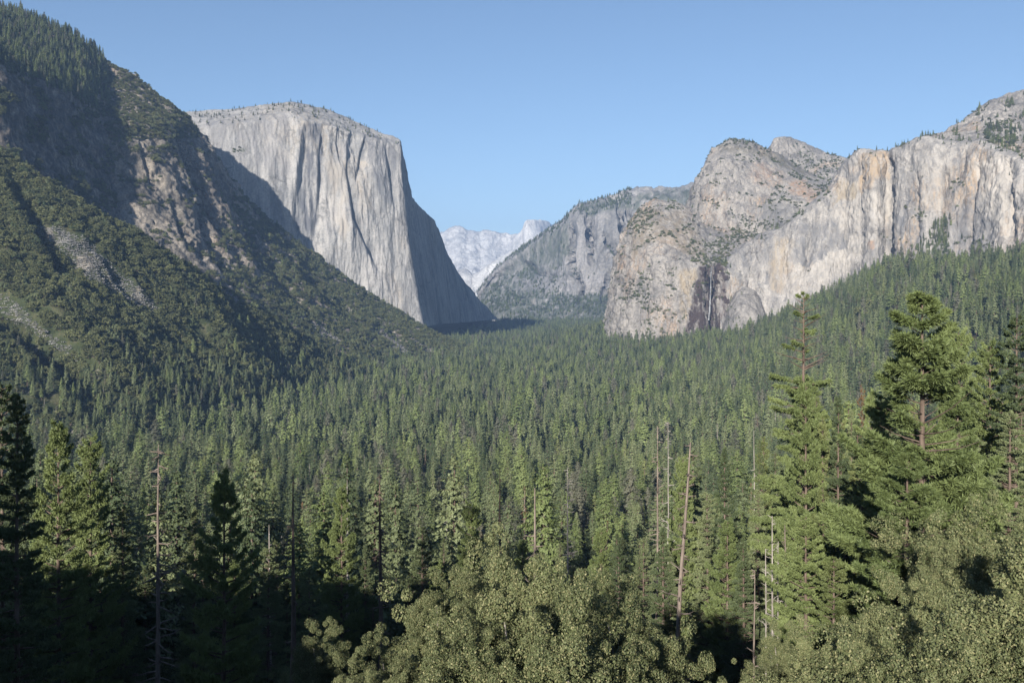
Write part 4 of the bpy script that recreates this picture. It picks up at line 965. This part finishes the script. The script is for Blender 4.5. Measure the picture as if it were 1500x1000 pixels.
# fill of nearer trees that look alike
n_f = 0
for (pa, pb_, da, db, cnt, zone) in ((0, 640, 120, 190, 26, 'in the shaded hollow at the lower left'), (940, 1130, 130, 200, 9, 'around the leaning broken snag'), (1110, 1500, 125, 200, 22, 'behind the tall pines at the right'), (600, 950, 140, 200, 12, 'behind the central pale oaks')):
    for i in range(cnt):
        px_ = pa+(pb_-pa)*(i+rng.random())/cnt; D_ = rng.uniform(da, db); k_ = rng.choice(['fir', 'firB', 'pine', 'cedar'], p=[.4, .3, .2, .1]); x, y, z = place(px_, D_)
        if px_ > 1110: top = rng.uniform(560, 680)
        else: top = HY-(z+rng.uniform(17, 27)-CZ)/D_*F
        nm = {'fir': 'dark green fir', 'firB': 'broad ragged fir', 'pine': 'open pine', 'cedar': 'yellow-green cedar'}[k_]
        stand(k_, px_, top, D_, rng.uniform(.65, .9), nm+' '+zone, 'trees on the near hillside')
# ---------- snags ----------
def snag(px, top, D, label, wood='greywood', seed=1, nb=14, L=2.5, base=.3, lean=(0, 0), r0=None, up=.0, broken=0., bottom=None, name='dead_tree', h=None):
    x, y, z = place(px, D); H = CZ+(HY-top)/F*D-z
    (tp, tr), br = dead_tree(seed, H, nb, base, L, up, r0, broken, .42 if up > .3 else 1.)
    t = empty(name, (x, y, z-.2), 0, label, 'dead tree'); t.rotation_euler = (lean[1], lean[0], seed*1.3 if lean == (0, 0) else 0)
    part('trunk', tube(tp, tr, 10), wood, t)
    for b_ in br: part('branch', b_, wood, t)
    return t
snag(230, 648, 86, 'tall snag with bleached horizontal limbs at lower left', 'deadwood', 11, 60, 4.2, .3, up=-.05, r0=.30)
snag(430, 690, 76, 'thin dark snag standing in the shade right of the shaded pine', 'bark', 12, 10, 2., .5)
snag(560, 688, 92, 'dark snag with many drooping bare branches', 'bark', 13, 60, 2.6, .45, up=-.35)
snag(732, 684, 122, 'tall thin dark trunk above the left central oaks', 'bark', 14, 12, 1.5, .5)
snag(785, 712, 90, 'reddish-brown sunlit snag with white broken limbs above the central oaks', 'deadwood', 15, 55, 3.4, .15, r0=.22, broken=.4)
snag(832, 682, 185, 'grey dead conifer with many short bare branches', 'greywood', 16, 100, 3.8, .2, r0=.25)
snag(982, 644, 88, 'thick broken snag leaning right, bark gone at its pale top', 'deadwood', 17, 40, 3.2, .2, lean=(.065, 0), r0=.27, broken=.35)
snag(962, 622, 140, 'pale bare trunk left of the leaning broken snag', 'deadwood', 18, 55, 3.0, .3, broken=.3, r0=.2)
snag(978, 616, 165, 'thin grey bare trunk between the pale trunk and the leaning snag', 'greywood', 19, 45, 3.2, .3, r0=.14)
snag(1105, 628, 150, 'slim pale dead pole left of the old thin-topped pine', 'greywood', 20, 30, 1.6, .3, r0=.16)
snag(510, 700, 132, 'pale grey snag in front of the flat-boughed pine', 'greywood', 21, 22, 1.8, .45)
snag(395, 766, 112, 'small forked grey snag left of the thin dark snag', 'greywood', 22, 14, 1.8, .4)
snag(1132, 752, 76, 'tallest dead grey stem of the tangled cluster, with upswept branches', 'greywood', 23, 60, 1.7, .12, up=.45, r0=.12)
snag(1150, 765, 73, 'pinkish dead stem with upswept branches in the middle of its cluster', 'deadwood', 24, 60, 1.6, .12, up=.45, r0=.14)
snag(1168, 782, 75, 'short crooked dead stem on the right of its cluster', 'deadwood', 25, 55, 1.6, .15, up=.4, r0=.10)
snag(1141, 790, 78, 'thin grey stem behind the pinkish one in the dead cluster', 'greywood', 31, 50, 1.5, .12, up=.5, r0=.08)
snag(1122, 800, 77, 'lowest thin stem at the left of the dead cluster', 'greywood', 32, 45, 1.4, .12, up=.5, r0=.08)
snag(1105, 832, 80, 'single dead trunk standing left of the cluster of dead stems', 'deadwood', 26, 26, 1.6, .2, r0=.12)
# ---------- pale oaks in front ----------
OK = [blob(301, 4, 3.6, 3.4, 420, 300, .050, r_c=.12, asp=.6, lobes=80), blob(302, 4, 4.2, 3.6, 400, 300, .050, r_c=.12, asp=.6, lobes=70)]
OK = [(c_, cat([t_, tube([[0, 0, -9], [.15, 0, -4], [0, 0, 0]], [.3, .24, .2], 8)])) for c_, t_ in OK]
OH = [7.4, 8.2]; fo = {}
OAKS = [
 (702, 832, 37, 0.82, 'large pale-tipped oak filling the centre bottom'), (645, 868, 35, 0.43, 'pale oak on the left flank of the large central oak'), (738, 822, 41, 0.43, 'narrow upright pale oak crown topping the central group'),
 (765, 880, 31, 0.69, 'pale oak in front of the dark hollow at centre'), (862, 862, 40, 0.53, 'pale pointed oak beyond the dark hollow at centre'), (918, 893, 36, 0.65, 'rounded pale oak on the right of the central group'),
 (868, 915, 31, 0.62, 'pale oak at the bottom right of the dark hollow'), (800, 940, 27, 0.69, 'pale oak low at the bottom edge below the dark hollow'), (695, 935, 28, 0.56, 'pale oak along the bottom edge under the large central oak'),
 (572, 962, 29, 0.33, 'small pale oak bush at the left end of the bottom row'), (525, 985, 27, 0.30, 'lowest small oak bush at the left end of the bottom row'),
 (1146, 935, 40, 0.38, 'small pale oak just below the cluster of dead stems'),
 (1408, 752, 47, 0.85, 'tall rounded oak in front of the tallest bright pine'), (1482, 790, 50, 0.78, 'oak cut by the right edge below the dense dark fir'), (1378, 828, 42, 0.60, 'oak mass left of the tall rounded oak'),
 (1312, 892, 36, 0.62, 'pale oak above the bottom edge right of the low cedar'), (1256, 928, 33, 0.50, 'pale yellowish oak at the left end of the right-hand group'), (1425, 880, 35, 1.10, 'broad oak in the lower right'), (1345, 935, 28, 0.75, 'oak along the bottom edge of the right-hand group'), (1490, 890, 33, 1.00, 'oak in the bottom right corner'), (1200, 975, 30, 0.50, 'small oak at the bottom between the dead stems and the right-hand group'),
 (466, 934, 44, 0.42, 'dim grey-green oak bush alone in the shaded hollow'),
]
for i, (px_, tp_, D_, r_, lb) in enumerate(OAKS):
    v = i % 2; x, y, z = place(px_, D_); ztop = CZ+(HY-tp_)/F*D_; hz_ = max(ztop-z, 2.); sz_ = min(hz_/OH[v], 1.3*r_); loc = (x, y, ztop-OH[v]*sz_); sc_ = (r_, r_, sz_); rz = rng.uniform(0, 6.28)
    if v in fo: copy_thing2(fo[v], loc, rz, sc_, lb)
    else:
        t = empty('oak_tree', loc, rz, lb, 'oak'); t.scale = sc_; part('crown', OK[v][0], 'oak', t); part('trunk', OK[v][1], 'greywood', t); fo[v] = t
# ---------- sun, sky, haze, camera ----------
SUN_AZ, SUN_EL = math.radians(18), math.radians(20)
sc = bpy.context.scene
w = bpy.data.worlds.new('World'); sc.world = w; w.use_nodes = True
nt = w.node_tree; bg = nt.nodes['Background']; sk = nt.nodes.new('ShaderNodeTexSky'); sk.sky_type = 'NISHITA'; sk.sun_disc = False
sdir = Vector((-math.sin(SUN_AZ)*math.cos(SUN_EL), -math.cos(SUN_AZ)*math.cos(SUN_EL), math.sin(SUN_EL)))
sk.sun_elevation = SUN_EL; sk.sun_rotation = math.atan2(sdir.x, sdir.y)
sk.altitude = 1400; sk.air_density = 1.0; sk.dust_density = .6; sk.ozone_density = 2.2
nt.links.new(sk.outputs[0], bg.inputs[0]); bg.inputs[1].default_value = .062
L = bpy.data.lights.new('sun', 'SUN'); L.energy = 4.6; L.angle = math.radians(.53); L.color = (1., .93, .83)
lo = bpy.data.objects.new('sun', L); C.objects.link(lo); lo.rotation_euler = sdir.to_track_quat('Z', 'Y').to_euler()
hz = bpy.data.materials.new('haze'); hz.use_nodes = True; t = hz.node_tree; t.nodes.clear()
ho = t.nodes.new('ShaderNodeOutputMaterial'); pv = t.nodes.new('ShaderNodeVolumePrincipled')
pv.inputs['Color'].default_value = (.36, .58, 1., 1); pv.inputs['Density'].default_value = HAZE; pv.inputs['Anisotropy'].default_value = .0
t.links.new(pv.outputs[0], ho.inputs['Volume'])
x0, x1, y0, y1, z0, z1 = -23500, 23500, -400, 23600, -30, 2200
V = np.array([(x, y, z) for x in (x0, x1) for y in (y0, y1) for z in (z0, z1)], float)
Q = np.array([(0, 1, 3, 2), (4, 6, 7, 5), (0, 4, 5, 1), (2, 3, 7, 6), (0, 2, 6, 4), (1, 5, 7, 3)])
if HAZE > 0:
    o = raw_mesh('haze', V, Q, [hz]); o['kind'] = 'stuff'
cam = bpy.data.cameras.new('camera'); co = bpy.data.objects.new('camera', cam); C.objects.link(co)
co.location = (0, 0, CZ); co.rotation_euler = (math.radians(90), 0, 0)
cam.sensor_width = 36; cam.lens = 36*F/1500; cam.shift_y = -60/1500; cam.clip_start = .1; cam.clip_end = 60000
sc.camera = co
sc.view_settings.view_transform = 'Standard'; sc.view_settings.look = 'None'; sc.view_settings.exposure = EXPO; sc.view_settings.gamma = 1
sc.cycles.max_bounces = 5; sc.cycles.diffuse_bounces = 3; sc.cycles.glossy_bounces = 1; sc.cycles.transmission_bounces = 2
sc.cycles.volume_bounces = 0; sc.cycles.transparent_max_bounces = 8
sc.cycles.use_denoising = True
